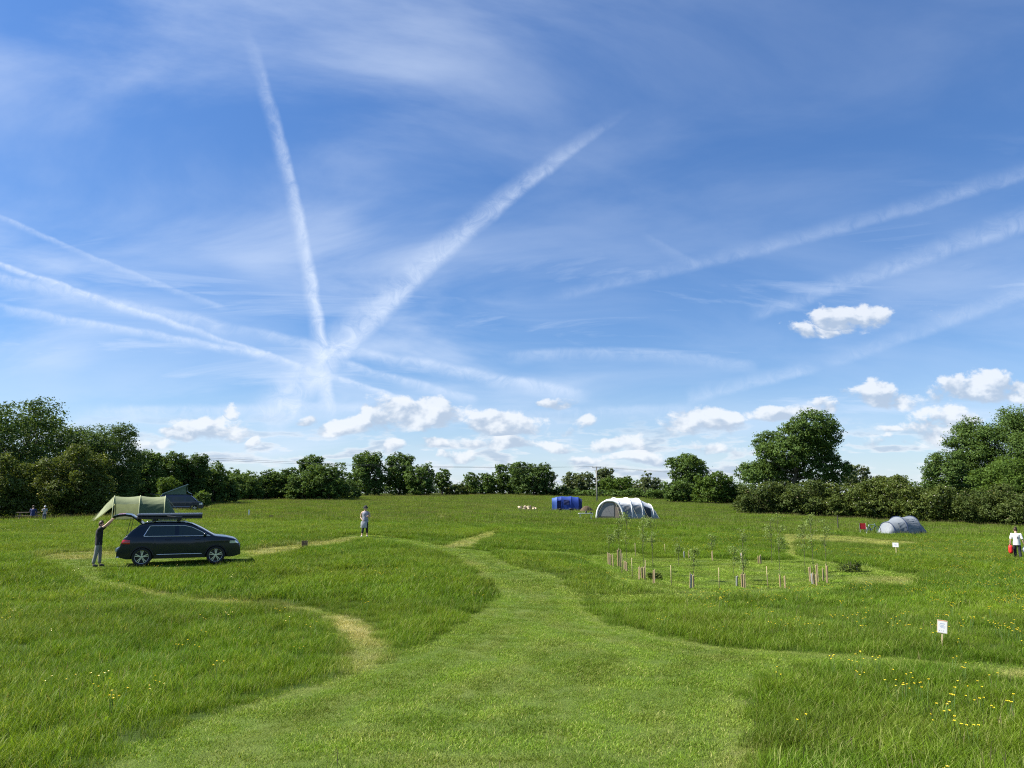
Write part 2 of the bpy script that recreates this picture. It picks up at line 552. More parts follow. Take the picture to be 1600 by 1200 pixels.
# ------------------------------------------------------------------ mown paths, as shapes in plan
MOWN_PX = [
    # the broad path from the foreground up to the walker, with its branch to the right
    [(60, 1240), (220, 1165), (330, 1120), (440, 1082), (532, 1056), (600, 1034), (672, 1006), (728, 974), (760, 946), (768, 928), (756, 908),
     (728, 884), (696, 866), (648, 851), (600, 845), (560, 841), (566, 836), (640, 844), (700, 855), (760, 860), (776, 874), (820, 887), (880, 906),
     (912, 930), (925, 950), (960, 976), (1040, 995), (1120, 1008), (1280, 1021), (1440, 1030), (1520, 1034), (1640, 1046), (1640, 1066), (1540, 1051),
     (1460, 1043), (1340, 1041), (1240, 1040), (1180, 1060), (1162, 1096), (1174, 1130), (1182, 1160), (1190, 1240)],
    # round the young trees
    [(905, 868), (960, 864), (1100, 862), (1222, 866), (1300, 880), (1350, 884), (1440, 904), (1432, 916), (1350, 917), (1290, 922), (1120, 928), (1040, 926),
     (985, 916), (945, 900)],
    [(772, 858), (905, 864), (910, 871), (780, 865)],
    [(925, 933), (1000, 930), (1120, 926), (1330, 915), (1330, 921), (1120, 934), (1000, 940), (925, 944)],
    # side paths
    [(1220, 835), (1300, 837), (1380, 844), (1446, 850), (1400, 854), (1320, 847), (1252, 845), (1240, 851), (1252, 867), (1236, 870), (1224, 855)],
    [(684, 856), (745, 835), (778, 827), (774, 836), (738, 855)],
    [(570, 842), (500, 856), (440, 866), (378, 873), (375, 861), (430, 855), (500, 847), (552, 837)],
    [(44, 873), (100, 864), (190, 860), (380, 859), (420, 864), (375, 884), (330, 888), (250, 889), (165, 890), (140, 905), (104, 898), (112, 885)],
    [(104, 892), (140, 911), (230, 932), (330, 943), (430, 949), (488, 961), (528, 984), (540, 1010), (538, 1056), (600, 1036), (600, 1004), (577, 977), (542, 961),
     (500, 951), (430, 943), (330, 937), (240, 925), (165, 902), (140, 886)],
    [(246, 792), (330, 788), (334, 793), (260, 799)],
    [(684, 806), (698, 806), (699, 810), (683, 810)],
]
TALL_PX = [[(1000, 863), (1090, 862), (1225, 866), (1240, 875), (1130, 873), (1000, 873)]]
DRY_PX = [  # where the cuttings have gone to straw: polygon, how much
    ([(488, 958), (545, 962), (580, 978), (602, 1004), (602, 1034), (540, 1056), (538, 1010), (528, 986)], 0.85),
    ([(140, 905), (240, 920), (430, 940), (500, 952), (480, 962), (330, 947), (220, 934)], 0.5),
    ([(44, 864), (190, 858), (190, 872), (50, 876)], 0.6),
    ([(375, 858), (560, 838), (560, 844), (400, 873)], 0.6),
    ([(684, 856), (745, 835), (778, 827), (774, 836), (738, 855)], 0.6),
    ([(1220, 835), (1300, 836), (1446, 849), (1400, 855), (1252, 846), (1252, 867), (1236, 870)], 0.55),
    ([(1330, 900), (1436, 902), (1432, 918), (1330, 918)], 0.5),
    ([(1130, 1170), (1185, 1165), (1195, 1215), (1120, 1215)], 0.5),
    ([(1550, 1046), (1640, 1048), (1640, 1062), (1550, 1056)], 0.6),
    ([(716, 872), (745, 900), (760, 925), (775, 920), (750, 880)], 0.35),
    ([(246, 790), (334, 787), (334, 794), (250, 799)], 0.35),
    ([(680, 804), (700, 804), (700, 811), (680, 811)], 0.6),
]
def plan(poly):
    return np.array([tuple(ground(*p).xy) for p in poly])
MOWN, TALL = [plan(p) for p in MOWN_PX], [plan(p) for p in TALL_PX]
DRY = [(plan(p), s) for p, s in DRY_PX]

def signed(P, poly):
    """distance to the outline of a polygon, positive inside"""
    x, y = P[:, 0], P[:, 1]
    ins = np.zeros(len(P), bool)
    dist = np.full(len(P), 1e9)
    n = len(poly)
    for i in range(n):
        ax, ay = poly[i]
        bx, by = poly[(i + 1) % n]
        c = ((ay > y) != (by > y)) & (x < (bx - ax) * (y - ay) / (by - ay + 1e-12) + ax)
        ins ^= c
        ex, ey = bx - ax, by - ay
        t = np.clip(((x - ax) * ex + (y - ay) * ey) / (ex * ex + ey * ey + 1e-12), 0, 1)
        dist = np.minimum(dist, np.hypot(x - ax - t * ex, y - ay - t * ey))
    return np.where(ins, dist, -dist)

def vnoise(x, y, s, seed=0):
    """smooth value noise, 0..1"""
    x, y = x / s, y / s
    xi, yi = np.floor(x).astype(np.int64), np.floor(y).astype(np.int64)
    fx, fy = x - xi, y - yi
    fx, fy = fx * fx * (3 - 2 * fx), fy * fy * (3 - 2 * fy)
    def h(a, b):
        n = (a * 374761393 + b * 668265263 + seed * 982451653) & 0x7fffffff
        n = ((n ^ (n >> 13)) * 1274126177) & 0x7fffffff
        return ((n ^ (n >> 16)) & 0xffff) / 65535.0
    return (h(xi, yi) * (1 - fx) + h(xi + 1, yi) * fx) * (1 - fy) + (h(xi, yi + 1) * (1 - fx) + h(xi + 1, yi + 1) * fx) * fy

def cover(x, y):
    """how short (0 tall .. 1 mown) and how dry the grass is at each spot"""
    P = np.stack([x, y], 1)
    rag = (vnoise(x, y, 0.5, 3) - 0.5) * 0.35 + (vnoise(x, y, 1.7, 4) - 0.5) * 0.35
    m = np.full(len(x), -1e9)
    for q in MOWN:
        lo, hi = q.min(0) - 2, q.max(0) + 2
        k = (x > lo[0]) & (x < hi[0]) & (y > lo[1]) & (y < hi[1])
        if k.any():
            m[k] = np.maximum(m[k], signed(P[k], q))
    for q in TALL:
        lo, hi = q.min(0) - 2, q.max(0) + 2
        k = (x > lo[0]) & (x < hi[0]) & (y > lo[1]) & (y < hi[1])
        if k.any():
            m[k] = np.minimum(m[k], -signed(P[k], q))
    m = m + rag
    d = np.zeros(len(x))
    for q, s in DRY:
        lo, hi = q.min(0) - 2, q.max(0) + 2
        k = (x > lo[0]) & (x < hi[0]) & (y > lo[1]) & (y < hi[1])
        if k.any():
            sd_ = signed(P[k], q)
            d[k] = np.maximum(d[k], s * np.clip(sd_ / 0.5 + 0.5, 0, 1))
    d = d * np.clip(0.35 + 1.3 * vnoise(x, y, 0.6, 9), 0, 1.2)
    lines = 0.5 + 0.5 * np.sin(m * 5.4 + 1.2 * vnoise(x, y, 2.0, 13))          # rows left by the mower
    d = np.where(m > 0, np.maximum(d, 0.17 * lines * np.clip(vnoise(x, y, 1.1, 14) * 1.8 - 0.2, 0, 1)), d)
    d = np.maximum(d, 0.20 * np.clip(vnoise(x, y, 2.6, 11) - 0.60, 0, 1) * 2)
    return m, np.clip(d, 0, 1)

# ------------------------------------------------------------------ ground sheet
def leaf_nodes(N, col, trans_col, trans, rough=0.55):
    b = N.n('ShaderNodeBsdfPrincipled')
    N.put(b.inputs['Base Color'], col)
    b.inputs['Roughness'].default_value = rough
    b.inputs['Specular IOR Level'].default_value = 0.10
    t = N.n('ShaderNodeBsdfTranslucent')
    N.put(t.inputs['Color'], trans_col)
    mx = N.n('ShaderNodeMixShader')
    mx.inputs[0].default_value = trans
    N.t.links.new(b.outputs[0], mx.inputs[1])
    N.t.links.new(t.outputs[0], mx.inputs[2])
    return mx.outputs[0]

def new_mat(name):
    m = bpy.data.materials.new(name)
    m.use_nodes = True
    m.node_tree.nodes.clear()
    N = NT(m.node_tree)
    out = N.n('ShaderNodeOutputMaterial')
    return m, N, out

def ground_material():
    m, N, out = new_mat('meadow_ground')
    pos = N.n('ShaderNodeNewGeometry').outputs['Position']
    mown = N.n('ShaderNodeAttribute', attribute_name='mown').outputs['Fac']
    dry = N.n('ShaderNodeAttribute', attribute_name='dry').outputs['Fac']
    n1 = N.noise(pos, 0.35, 6, 0.6).outputs[0]
    n2 = N.noise(pos, 5.0, 6, 0.65).outputs[0]
    n3 = N.noise(pos, 38.0, 3, 0.6).outputs[0]
    tall = N.mix(n1, GROUND_TALL_A, GROUND_TALL_B)
    short = N.mix(n2, GROUND_MOWN_A, GROUND_MOWN_B)
    c = N.mix(mown, tall, short)
    c = N.mix(N.m('MULTIPLY', dry, N.lin(n3, 0.3, 0.7, 0.4, 1.0)), c, (0.34, 0.29, 0.115))
    c = N.mix(1.0, c, N.mix(N.ss(n3, 0.25, 0.75), (0.62, 0.62, 0.62), (1.25, 1.25, 1.25)), 'MULTIPLY')
    b = N.n('ShaderNodeBsdfPrincipled')
    N.put(b.inputs['Base Color'], c)
    b.inputs['Roughness'].default_value = 0.9
    b.inputs['Specular IOR Level'].default_value = 0.1
    bp = N.n('ShaderNodeBump')
    bp.inputs['Strength'].default_value = 0.7
    bp.inputs['Distance'].default_value = 0.06
    N.put(bp.inputs['Height'], N.m('ADD', n3, n2))
    N.put(b.inputs['Normal'], bp.outputs[0])
    N.t.links.new(b.outputs[0], out.inputs[0])
    return m
GROUND_TALL_A, GROUND_TALL_B = (0.034, 0.062, 0.010), (0.056, 0.088, 0.014)
GROUND_MOWN_A, GROUND_MOWN_B = (0.070, 0.115, 0.016), (0.115, 0.165, 0.028)

def build_ground():
    rad = np.concatenate([[0.6, 2, 4, 6], np.geomspace(7.5, 60, 330), np.geomspace(61, 230, 170), np.geomspace(236, 7000, 50)])
    ang = np.concatenate([np.linspace(-0.74, 0.74, 420), np.linspace(0.74, 2 * math.pi - 0.74, 74)[1:-1]])
    nr, na = len(rad), len(ang)
    Rr, Aa = np.meshgrid(rad, ang, indexing='ij')
    x, y = (Rr * np.sin(Aa)).ravel(), (Rr * np.cos(Aa)).ravel()
    z = H(x, y)
    mm, dd = cover(x, y)
    V = np.stack([x, y, z], 1)
    i, j = np.meshgrid(np.arange(nr - 1), np.arange(na), indexing='ij')
    j2 = (j + 1) % na
    Q = np.stack([i * na + j, i * na + j2, (i + 1) * na + j2, (i + 1) * na + j], -1).reshape(-1, 4)[:, ::-1]
    me = np_mesh('meadow', V, Q, {'mown': ('POINT', np.clip(mm / 0.3 + 0.5, 0, 1)), 'dry': ('POINT', dd)})
    bm = bmesh.new()
    bm.from_mesh(me)
    bm.verts.ensure_lookup_table()
    bm.faces.new([bm.verts[k] for k in range(na - 1, -1, -1)])
    bm.normal_update()
    bm.to_mesh(me)
    bm.free()
    o = link('meadow_ground', me, ground_material(), smooth=True)
    tag(o, 'gently rolling green meadow with mown grass paths', 'ground', kind='structure')
build_ground()

# ------------------------------------------------------------------ grass
def grass_material(name, root, tip, alt, straw, trans, warm=(0.17, 0.205, 0.040)):
    m, N, out = new_mat(name)
    pos = N.n('ShaderNodeNewGeometry').outputs['Position']
    tipv = N.n('ShaderNodeAttribute', attribute_name='tip').outputs['Fac']
    seed = N.n('ShaderNodeAttribute', attribute_name='seed').outputs['Fac']
    kind = N.n('ShaderNodeAttribute', attribute_name='head').outputs['Fac']
    dry = N.n('ShaderNodeAttribute', attribute_name='dry', attribute_type='INSTANCER').outputs['Fac']
    rnd = N.n('ShaderNodeObjectInfo').outputs['Random']
    n1 = N.noise(pos, 0.16, 4, 0.55).outputs[0]
    n2 = N.noise(pos, 0.9, 3, 0.6).outputs[0]
    c = N.mix(tipv, root, tip)  # blades paler towards the tip, roots also darkened as shade between blades
    c = N.mix(N.ss(N.m('ADD', N.m('MULTIPLY', n1, 0.6), N.m('MULTIPLY', n2, 0.4)), 0.36, 0.64), c, alt)
    n4 = N.noise(pos, 0.055, 3, 0.5).outputs[0]
    c = N.mix(N.m('MULTIPLY', N.ss(n4, 0.45, 0.68), 0.28), c, warm)
    c = N.mix(N.m('MULTIPLY', N.ss(seed, 0.86, 1.0), 0.6), c, straw)
    c = N.mix(N.m('MULTIPLY', dry, N.lin(seed, 0, 1, 0.35, 1.0)), c, straw)
    c = N.mix(kind, c, (0.17, 0.145, 0.075))
    lum = N.n('ShaderNodeAttribute', attribute_name='lum', attribute_type='INSTANCER').outputs['Fac']
    g = N.m('MULTIPLY', N.m('MULTIPLY', N.lin(seed, 0, 1, 0.58, 1.42), N.lin(rnd, 0, 1, 0.84, 1.16)), lum)
    c = N.vm('SCALE', c, scale=g)
    sh = leaf_nodes(N, c, N.mix(1.0, c, (1.25, 1.15, 0.6), 'MULTIPLY'), trans, 0.5)
    N.t.links.new(sh, out.inputs[0])
    return m

def tuft(name, n, rad, h, w, lean, seg, heads=0, droop=0.25):
    V, Q, tip, seed, head = [], [], [], [], []
    for k in range(n):
        a, r = random.uniform(0, 6.283), rad * math.sqrt(random.random())
        bx, by = r * math.cos(a), r * math.sin(a)
        hh = h * random.uniform(0.55, 1.15)
        la, l = random.uniform(0, 6.283), lean * random.uniform(0.2, 1.0) * hh
        dx, dy = math.cos(la) * l, math.sin(la) * l
        fa = random.uniform(0, 3.1416)
        wx, wy = math.cos(fa) * w / 2, math.sin(fa) * w / 2
        s = random.random()
        hd = 1.0 if k < heads else 0.0
        if hd:
            hh = h * random.uniform(1.25, 1.6)
            wx, wy = wx * 0.55, wy * 0.55
        o = len(V)
        for i in range(seg + 1):
            t = i / seg
            z = hh * (t - droop * t * t * random.uniform(0.6, 1.2) * (0.3 if hd else 1.0))
            k_ = (1 - t) ** 0.6 if not hd else (0.5 if t < 0.75 else (1.7 if i < seg else 0.4))
            k_ = max(k_, 0.12)
            cx, cy = bx + dx * t * t, by + dy * t * t
            V += [(cx - wx * k_, cy - wy * k_, z), (cx + wx * k_, cy + wy * k_, z)]
            tip += [t, t]
            seed += [s, s]
            head += [hd * (t > 0.7)] * 2
        for i in range(seg):
            q = o + 2 * i
            Q.append((q, q + 1, q + 3, q + 2))
    return np_mesh(name, V, Q, {'tip': ('POINT', tip), 'seed': ('POINT', seed), 'head': ('POINT', head)})

def scatter(name, protos, material, P, scl, pick, dry, label, cat, lum=None):
    """protos on the points P by geometry nodes: one object, nobody could count its blades"""
    pc = bpy.data.collections.new(name + '_kinds')
    for i, me in enumerate(protos):
        if len(me.materials) == 0:
            me.materials.append(material)
        o = bpy.data.objects.new('%s_kind_%02d' % (name, i), me)
        pc.objects.link(o)
    me = bpy.data.meshes.new(name)
    me.vertices.add(len(P))
    me.vertices.foreach_set('co', np.asarray(P, np.float32).ravel())
    r = rng.uniform(0, 2 * math.pi, len(P))
    for nm, tp, arr in (('scl', 'FLOAT', scl), ('rot', 'FLOAT', r), ('pick', 'INT', pick), ('dry', 'FLOAT', dry), ('lum', 'FLOAT', np.ones(len(P)) if lum is None else lum)):
        a = me.attributes.new(nm, tp, 'POINT')
        a.data.foreach_set('value', np.asarray(arr, np.float32 if tp == 'FLOAT' else np.int32))
    o = link(name, me)
    g = bpy.data.node_groups.new(name + '_nodes', 'GeometryNodeTree')
    g.interface.new_socket('Geometry', in_out='INPUT', socket_type='NodeSocketGeometry')
    g.interface.new_socket('Geometry', in_out='OUTPUT', socket_type='NodeSocketGeometry')
    nd = g.nodes
    gi, go = nd.new('NodeGroupInput'), nd.new('NodeGroupOutput')
    ci = nd.new('GeometryNodeCollectionInfo')
    ci.inputs['Collection'].default_value = pc
    ci.inputs['Separate Children'].default_value = True
    ci.inputs['Reset Children'].default_value = True
    ip = nd.new('GeometryNodeInstanceOnPoints')
    ip.inputs['Pick Instance'].default_value = True
    def attr(nm, tp):
        a = nd.new('GeometryNodeInputNamedAttribute')
        a.data_type = tp
        a.inputs['Name'].default_value = nm
        return a.outputs[0]
    cx = nd.new('ShaderNodeCombineXYZ')
    g.links.new(attr('rot', 'FLOAT'), cx.inputs[2])
    mp = nd.new('GeometryNodeMeshToPoints')
    g.links.new(gi.outputs[0], mp.inputs[0])
    g.links.new(mp.outputs[0], ip.inputs['Points'])
    g.links.new(ci.outputs[0], ip.inputs['Instance'])
    g.links.new(attr('pick', 'INT'), ip.inputs['Instance Index'])
    g.links.new(cx.outputs[0], ip.inputs['Rotation'])
    g.links.new(attr('scl', 'FLOAT'), ip.inputs['Scale'])
    g.links.new(ip.outputs[0], go.inputs[0])
    md = o.modifiers.new('scatter', 'NODES')
    md.node_group = g
    tag(o, label, cat, kind='stuff')
    return o

def wedge(d0, d1, dens, half=0.76):
    """random spots of the field between two depths, as wide as the view and a step more"""
    area = half * (d1 * d1 - d0 * d0) + 6 * (d1 - d0)
    n = int(area * dens)
    y = np.sqrt(rng.uniform(d0 * d0, d1 * d1, n))
    x = rng.uniform(-1, 1, n) * (half * y + 3)
    return x, y

NO_GRASS = []          # (x, y, radius) kept clear: groundsheets

def patchy(P):
    x, y = P[:, 0], P[:, 1]
    return 0.74 + 0.30 * vnoise(x, y, 0.9, 61) + 0.34 * vnoise(x, y, 3.1, 62) + 0.16 * rng.random(len(x)) - 0.06

def striped(P):
    """the mower's passes lay the grass over this way and that"""
    x, y = P[:, 0], P[:, 1]
    m, _ = cover(x, y)
    return 1.02 + 0.15 * np.tanh(2.5 * np.sin(m * 3.6 + 0.8 * vnoise(x, y, 3.0, 13))) * np.clip(m, 0, 1) + 0.28 * (vnoise(x, y, 0.35, 64) - 0.5) + 0.22 * (vnoise(x, y, 1.3, 65) - 0.5)  # bands of colour stand in for the sheen of laid-over blades

def build_grass():
    tall_kinds = ([tuft('tall_near', 84, 0.27, 0.25, 0.0065, 0.75, 4, heads=h, droop=0.32) for h in (0, 0, 1, 2)] +
                  [tuft('tall_middle', 66, 0.38, 0.26, 0.012, 0.75, 3, heads=h, droop=0.32) for h in (0, 0, 1, 3)] +
                  [tuft('tall_far', 60, 0.75, 0.27, 0.030, 0.7, 2, heads=h) for h in (2, 5, 9, 14)] +
                  [tuft('dock', 10, 0.10, 0.22, 0.060, 1.0, 4, droop=0.4), tuft('dock', 13, 0.13, 0.18, 0.045, 1.2, 4, droop=0.5)])
    P, S, K, Dr = [], [], [], []
    for lod, (d0, d1, dens) in enumerate(((6.5, 22, 22), (22, 62, 13), (62, 225, 2.9))):
        x, y = wedge(d0, d1, dens)
        m, dry = cover(x, y)
        keep = m < 0
        x, y, m, dry = x[keep], y[keep], m[keep], dry[keep]
        z = H(x, y)
        lump = 0.34 + 0.62 * vnoise(x, y, 0.75, 20) ** 1.4 + 0.42 * vnoise(x, y, 1.7, 21) + 0.35 * vnoise(x, y, 4.5, 22) + rng.uniform(-0.12, 0.12, len(x))
        lump *= 1.12 * np.clip(0.60 + (-m) * 0.9, 0.45, 1.0)
        for cx_, cy_, cr in NO_GRASS:
            ok = np.hypot(x - cx_, y - cy_) > cr
            x, y, z, lump, dry, m = x[ok], y[ok], z[ok], lump[ok], dry[ok], m[ok]
        P.append(np.stack([x, y, z - 0.01], 1))
        S.append(lump * (1.0, 1.0, 0.95)[lod])
        wts = ((.42, .4, .12, .06), (.37, .33, .19, .11), (.22, .28, .28, .22))[lod]
        kk = rng.choice(4, len(x), p=wts) + 4 * lod
        if lod < 2:
            dk = rng.random(len(x)) < 0.05 * np.clip(vnoise(x, y, 1.9, 51) * 3 - 1.4, 0, 1)
            kk = np.where(dk, 12 + rng.integers(0, 2, len(x)), kk)
        K.append(kk)
        Dr.append(np.clip(dry * 0.6, 0, 1))
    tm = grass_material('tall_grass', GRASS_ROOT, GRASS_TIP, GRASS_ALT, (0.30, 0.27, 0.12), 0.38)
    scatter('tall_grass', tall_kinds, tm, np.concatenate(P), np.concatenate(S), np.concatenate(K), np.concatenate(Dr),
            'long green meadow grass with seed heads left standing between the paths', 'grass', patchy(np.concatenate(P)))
    mown_kinds = ([tuft('mown_near', 90, 0.20, 0.055, 0.006, 1.1, 2, droop=0.35) for _ in range(4)] +
                  [tuft('mown_middle', 80, 0.34, 0.060, 0.012, 1.1, 2, droop=0.35) for _ in range(4)])
    P, S, K, Dr = [], [], [], []
    for lod, (d0, d1, dens) in enumerate(((6.5, 24, 34), (24, 62, 16))):
        x, y = wedge(d0, d1, dens)
        m, dry = cover(x, y)
        keep = m > -0.15
        x, y, m, dry = x[keep], y[keep], m[keep], dry[keep]
        P.append(np.stack([x, y, H(x, y) - 0.005], 1))
        S.append(0.7 + 0.65 * vnoise(x, y, 0.8, 31) + rng.uniform(-0.15, 0.15, len(x)))
        K.append(rng.choice(4, len(x)) + 4 * lod)
        Dr.append(dry)
    mm = grass_material('mown_grass', MOWN_ROOT, MOWN_TIP, MOWN_ALT, (0.44, 0.38, 0.16), 0.30)
    scatter('mown_grass', mown_kinds, mm, np.concatenate(P), np.concatenate(S), np.concatenate(K), np.concatenate(Dr),
            'short mown grass of the paths with dry cuttings', 'grass', striped(np.concatenate(P)))
    # buttercups, and a few dandelion clocks
    fl = []
    for colr in range(3):
        b = MB()
        for k in range(random.choice((2, 3, 4))):
            fx, fy, fz = random.uniform(-.14, .14), random.uniform(-.14, .14), random.uniform(0.25, 0.36)
            b.tube([(fx * .4, fy * .4, 0), (fx, fy, fz)], 0.003, 3, cap=False)
            for q in range(5):
                a = q * 1.2566
                c, s = math.cos(a), math.sin(a)
                r = 0.0135
                b.add([(fx, fy, fz), (fx + r * math.cos(a - .6), fy + r * math.sin(a - .6), fz + .011), (fx + r * 1.15 * c, fy + r * 1.15 * s, fz + .016),
                       (fx + r * math.cos(a + .6), fy + r * math.sin(a + .6), fz + .011)], [(0, 1, 2, 3)])
        me = b.mesh('buttercup')
        me.materials.append(mat('buttercup_stem', (0.08, 0.15, 0.03), 0.6))
        me.materials.append(mat('buttercup_petal', (0.80, 0.62, 0.03), 0.35))
        for p in me.polygons:
            p.material_index = 1 if p.center.z > 0.24 and len(p.vertices) == 4 and p.area < 4e-4 and abs(p.normal.z) > 0.3 else 0
        fl.append(me)
    x, y = wedge(7, 60, 2.3)
    m, _ = cover(x, y)
    right = 1 / (1 + np.exp(-(x / y - 0.22) * 14))
    keep = (m < -0.2) & (rng.random(len(x)) < (0.30 + 0.70 * right) * np.clip(vnoise(x, y, 2.2, 41) * 2.6 - 0.75, 0.03, 1))
    x, y = x[keep], y[keep]
    scatter('buttercups', fl, MATS['buttercup_petal'], np.stack([x, y, H(x, y)], 1), rng.uniform(0.85, 1.25, len(x)), rng.choice(3, len(x)), np.zeros(len(x)),
            'yellow buttercups dotted through the long grass', 'flowers')
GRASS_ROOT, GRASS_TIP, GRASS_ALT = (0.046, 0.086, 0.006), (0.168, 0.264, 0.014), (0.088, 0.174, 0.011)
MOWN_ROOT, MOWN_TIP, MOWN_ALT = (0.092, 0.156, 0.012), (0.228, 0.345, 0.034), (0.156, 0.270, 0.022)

# ------------------------------------------------------------------ trees and shrubs
def foliage_material(name, dark, light, blossom=0.0, trans=0.32, blossom_col=(0.62, 0.60, 0.50)):
    m, N, out = new_mat(name)
    tint = N.n('ShaderNodeAttribute', attribute_name='tint').outputs['Fac']
    leaf = N.n('ShaderNodeAttribute', attribute_name='leaf').outputs['Fac']
    c = N.mix(tint, dark, light)
    c = N.vm('SCALE', c, scale=N.lin(leaf, 0, 1, 0.70, 1.30))
    if blossom:
        c = N.mix(N.m('MULTIPLY', N.m('GREATER_THAN', leaf, 1 - blossom), N.ss(tint, 0.35, 0.7)), c, blossom_col)
    sh = leaf_nodes(N, c, N.mix(1.0, c, (1.3, 1.2, 0.5), 'MULTIPLY'), trans, 0.55)
    N.t.links.new(sh, out.inputs[0])
    return m
LEAF = {
    'dark': foliage_material('dark_leaves', (0.044, 0.082, 0.022), (0.092, 0.146, 0.038)),
    'mid': foliage_material('mid_green_leaves', (0.054, 0.100, 0.024), (0.116, 0.182, 0.044)),
    'olive': foliage_material('hawthorn_leaves', (0.052, 0.082, 0.018), (0.118, 0.152, 0.034), blossom=0.025),
    'russet': foliage_material('hedge_leaves', (0.046, 0.074, 0.018), (0.100, 0.132, 0.034), blossom=0.02, blossom_col=(0.34, 0.27, 0.20)),
    'bright': foliage_material('fresh_leaves', (0.050, 0.092, 0.016), (0.105, 0.170, 0.030)),
    'pale': foliage_material('pale_leaves', (0.075, 0.105, 0.040), (0.150, 0.185, 0.085)),
}
BARK = mat('bark', (0.085, 0.070, 0.052), 0.9, var=0.35, scale=14, bump=0.6)

def crown_mesh(name, lobes, n_leaves, leaf, spread, seed, open_=0.0):
    """leaf faces in clumps through the outer part of a set of ellipsoids (cx, cy, cz, rx, ry, rz)"""
    g = np.random.default_rng(seed)
    L = np.array(lobes, float)
    area = L[:, 3] * L[:, 5] + 0.6 * L[:, 3] * L[:, 4]
    per = 15
    nc = max(30, n_leaves // per)
    which = g.choice(len(L), nc, p=area / area.sum())
    d = g.normal(size=(nc, 3))
    d[:, 2] += 0.22
    d /= np.linalg.norm(d, axis=1)[:, None]
    rr = 0.98 - 0.55 * g.random(nc) ** 1.8 + g.normal(0, 0.04, nc)
    if open_:
        rr = np.where(g.random(nc) < open_, 0.55 + 0.5 * g.random(nc), rr)
    cc = L[which, :3] + d * rr[:, None] * L[which, 3:]
    cs = spread * g.uniform(0.55, 1.35, nc)
    tint = np.clip(g.normal(0.5, 0.23, nc), 0, 1)
    idx = np.repeat(np.arange(nc), per)
    n = len(idx)
    off = g.normal(size=(n, 3)) * cs[idx][:, None] * np.array([0.62, 0.62, 0.36])
    c = cc[idx] + off
    c[:, 2] = np.maximum(c[:, 2], 0.06)
    nrm = d[idx] * 0.8 + g.normal(size=(n, 3)) * 0.75 + np.array([0, 0, 0.45])
    nrm /= np.linalg.norm(nrm, axis=1)[:, None]
    t = np.cross(nrm, g.normal(size=(n, 3)))
    t /= np.linalg.norm(t, axis=1)[:, None]
    b = np.cross(nrm, t)
    s = leaf * g.uniform(0.6, 1.35, n)[:, None]
    V = np.stack([c - t * s * 0.5, c - b * s * 0.30 + nrm * s * 0.08, c + t * s * 0.5, c + b * s * 0.30 + nrm * s * 0.08], 1).reshape(-1, 3)
    Q = np.arange(4 * n).reshape(n, 4)
    return np_mesh(name, V, Q, {'tint': ('FACE', tint[idx]), 'leaf': ('FACE', g.random(n))})

def trunk_mesh(lobes, h, r0, base_frac, g, multi=1):
    b = MB()
    L = sorted(lobes, key=lambda q: -q[2])
    for k in range(multi):
        ox, oy = (0, 0) if multi == 1 else (g.normal(0, r0 * 2.5), g.normal(0, r0 * 2.5))
        top = L[min(k, len(L) - 1)]
        pts, rad = [], []
        for i in range(7):
            t = i / 6
            pts.append((ox + top[0] * 0.75 * t ** 1.5 + g.normal(0, 0.05) * h * 0.03, oy + top[1] * 0.75 * t ** 1.5 + g.normal(0, .05) * h * 0.03, -0.15 + (h * 0.78) * t))
            rad.append(r0 / multi ** 0.5 * (1.25 if i == 0 else 1.0) * (1 - 0.88 * t))
        b.tube(pts, rad, 8)
        if k == 0:
            main = pts
    for q in L[:12]:
        zt = max(base_frac * h * 0.8, min(q[2] * 0.62, h * 0.6))
        t = min(1.0, (zt + 0.15) / (h * 0.78))
        i = min(5, int(t * 6))
        f = t * 6 - i
        p0 = Vector(main[i]).lerp(Vector(main[i + 1]), f)
        p2 = Vector((q[0], q[1], q[2]))
        p1 = p0.lerp(p2, 0.5) + Vector((0, 0, -0.06 * h))
        pts = [p0, p0.lerp(p1, 0.6), p1.lerp(p2, 0.35), p2]
        rr = r0 * (1 - 0.88 * t) * 0.62
        b.tube(pts, [rr, rr * 0.75, rr * 0.5, rr * 0.15], 6)
        for s in range(3):
            e = p2 + Vector((g.uniform(-.5, .5) * q[3], g.uniform(-.5, .5) * q[4], g.uniform(0, .5) * q[5]))
            st = p1.lerp(p2, 0.3 + 0.2 * s)
            b.tube([st, st.lerp(e, 0.5) + Vector((0, 0, 0.1)), e], [rr * 0.42, rr * 0.25, rr * 0.07], 5)
    return b.mesh('trunk')

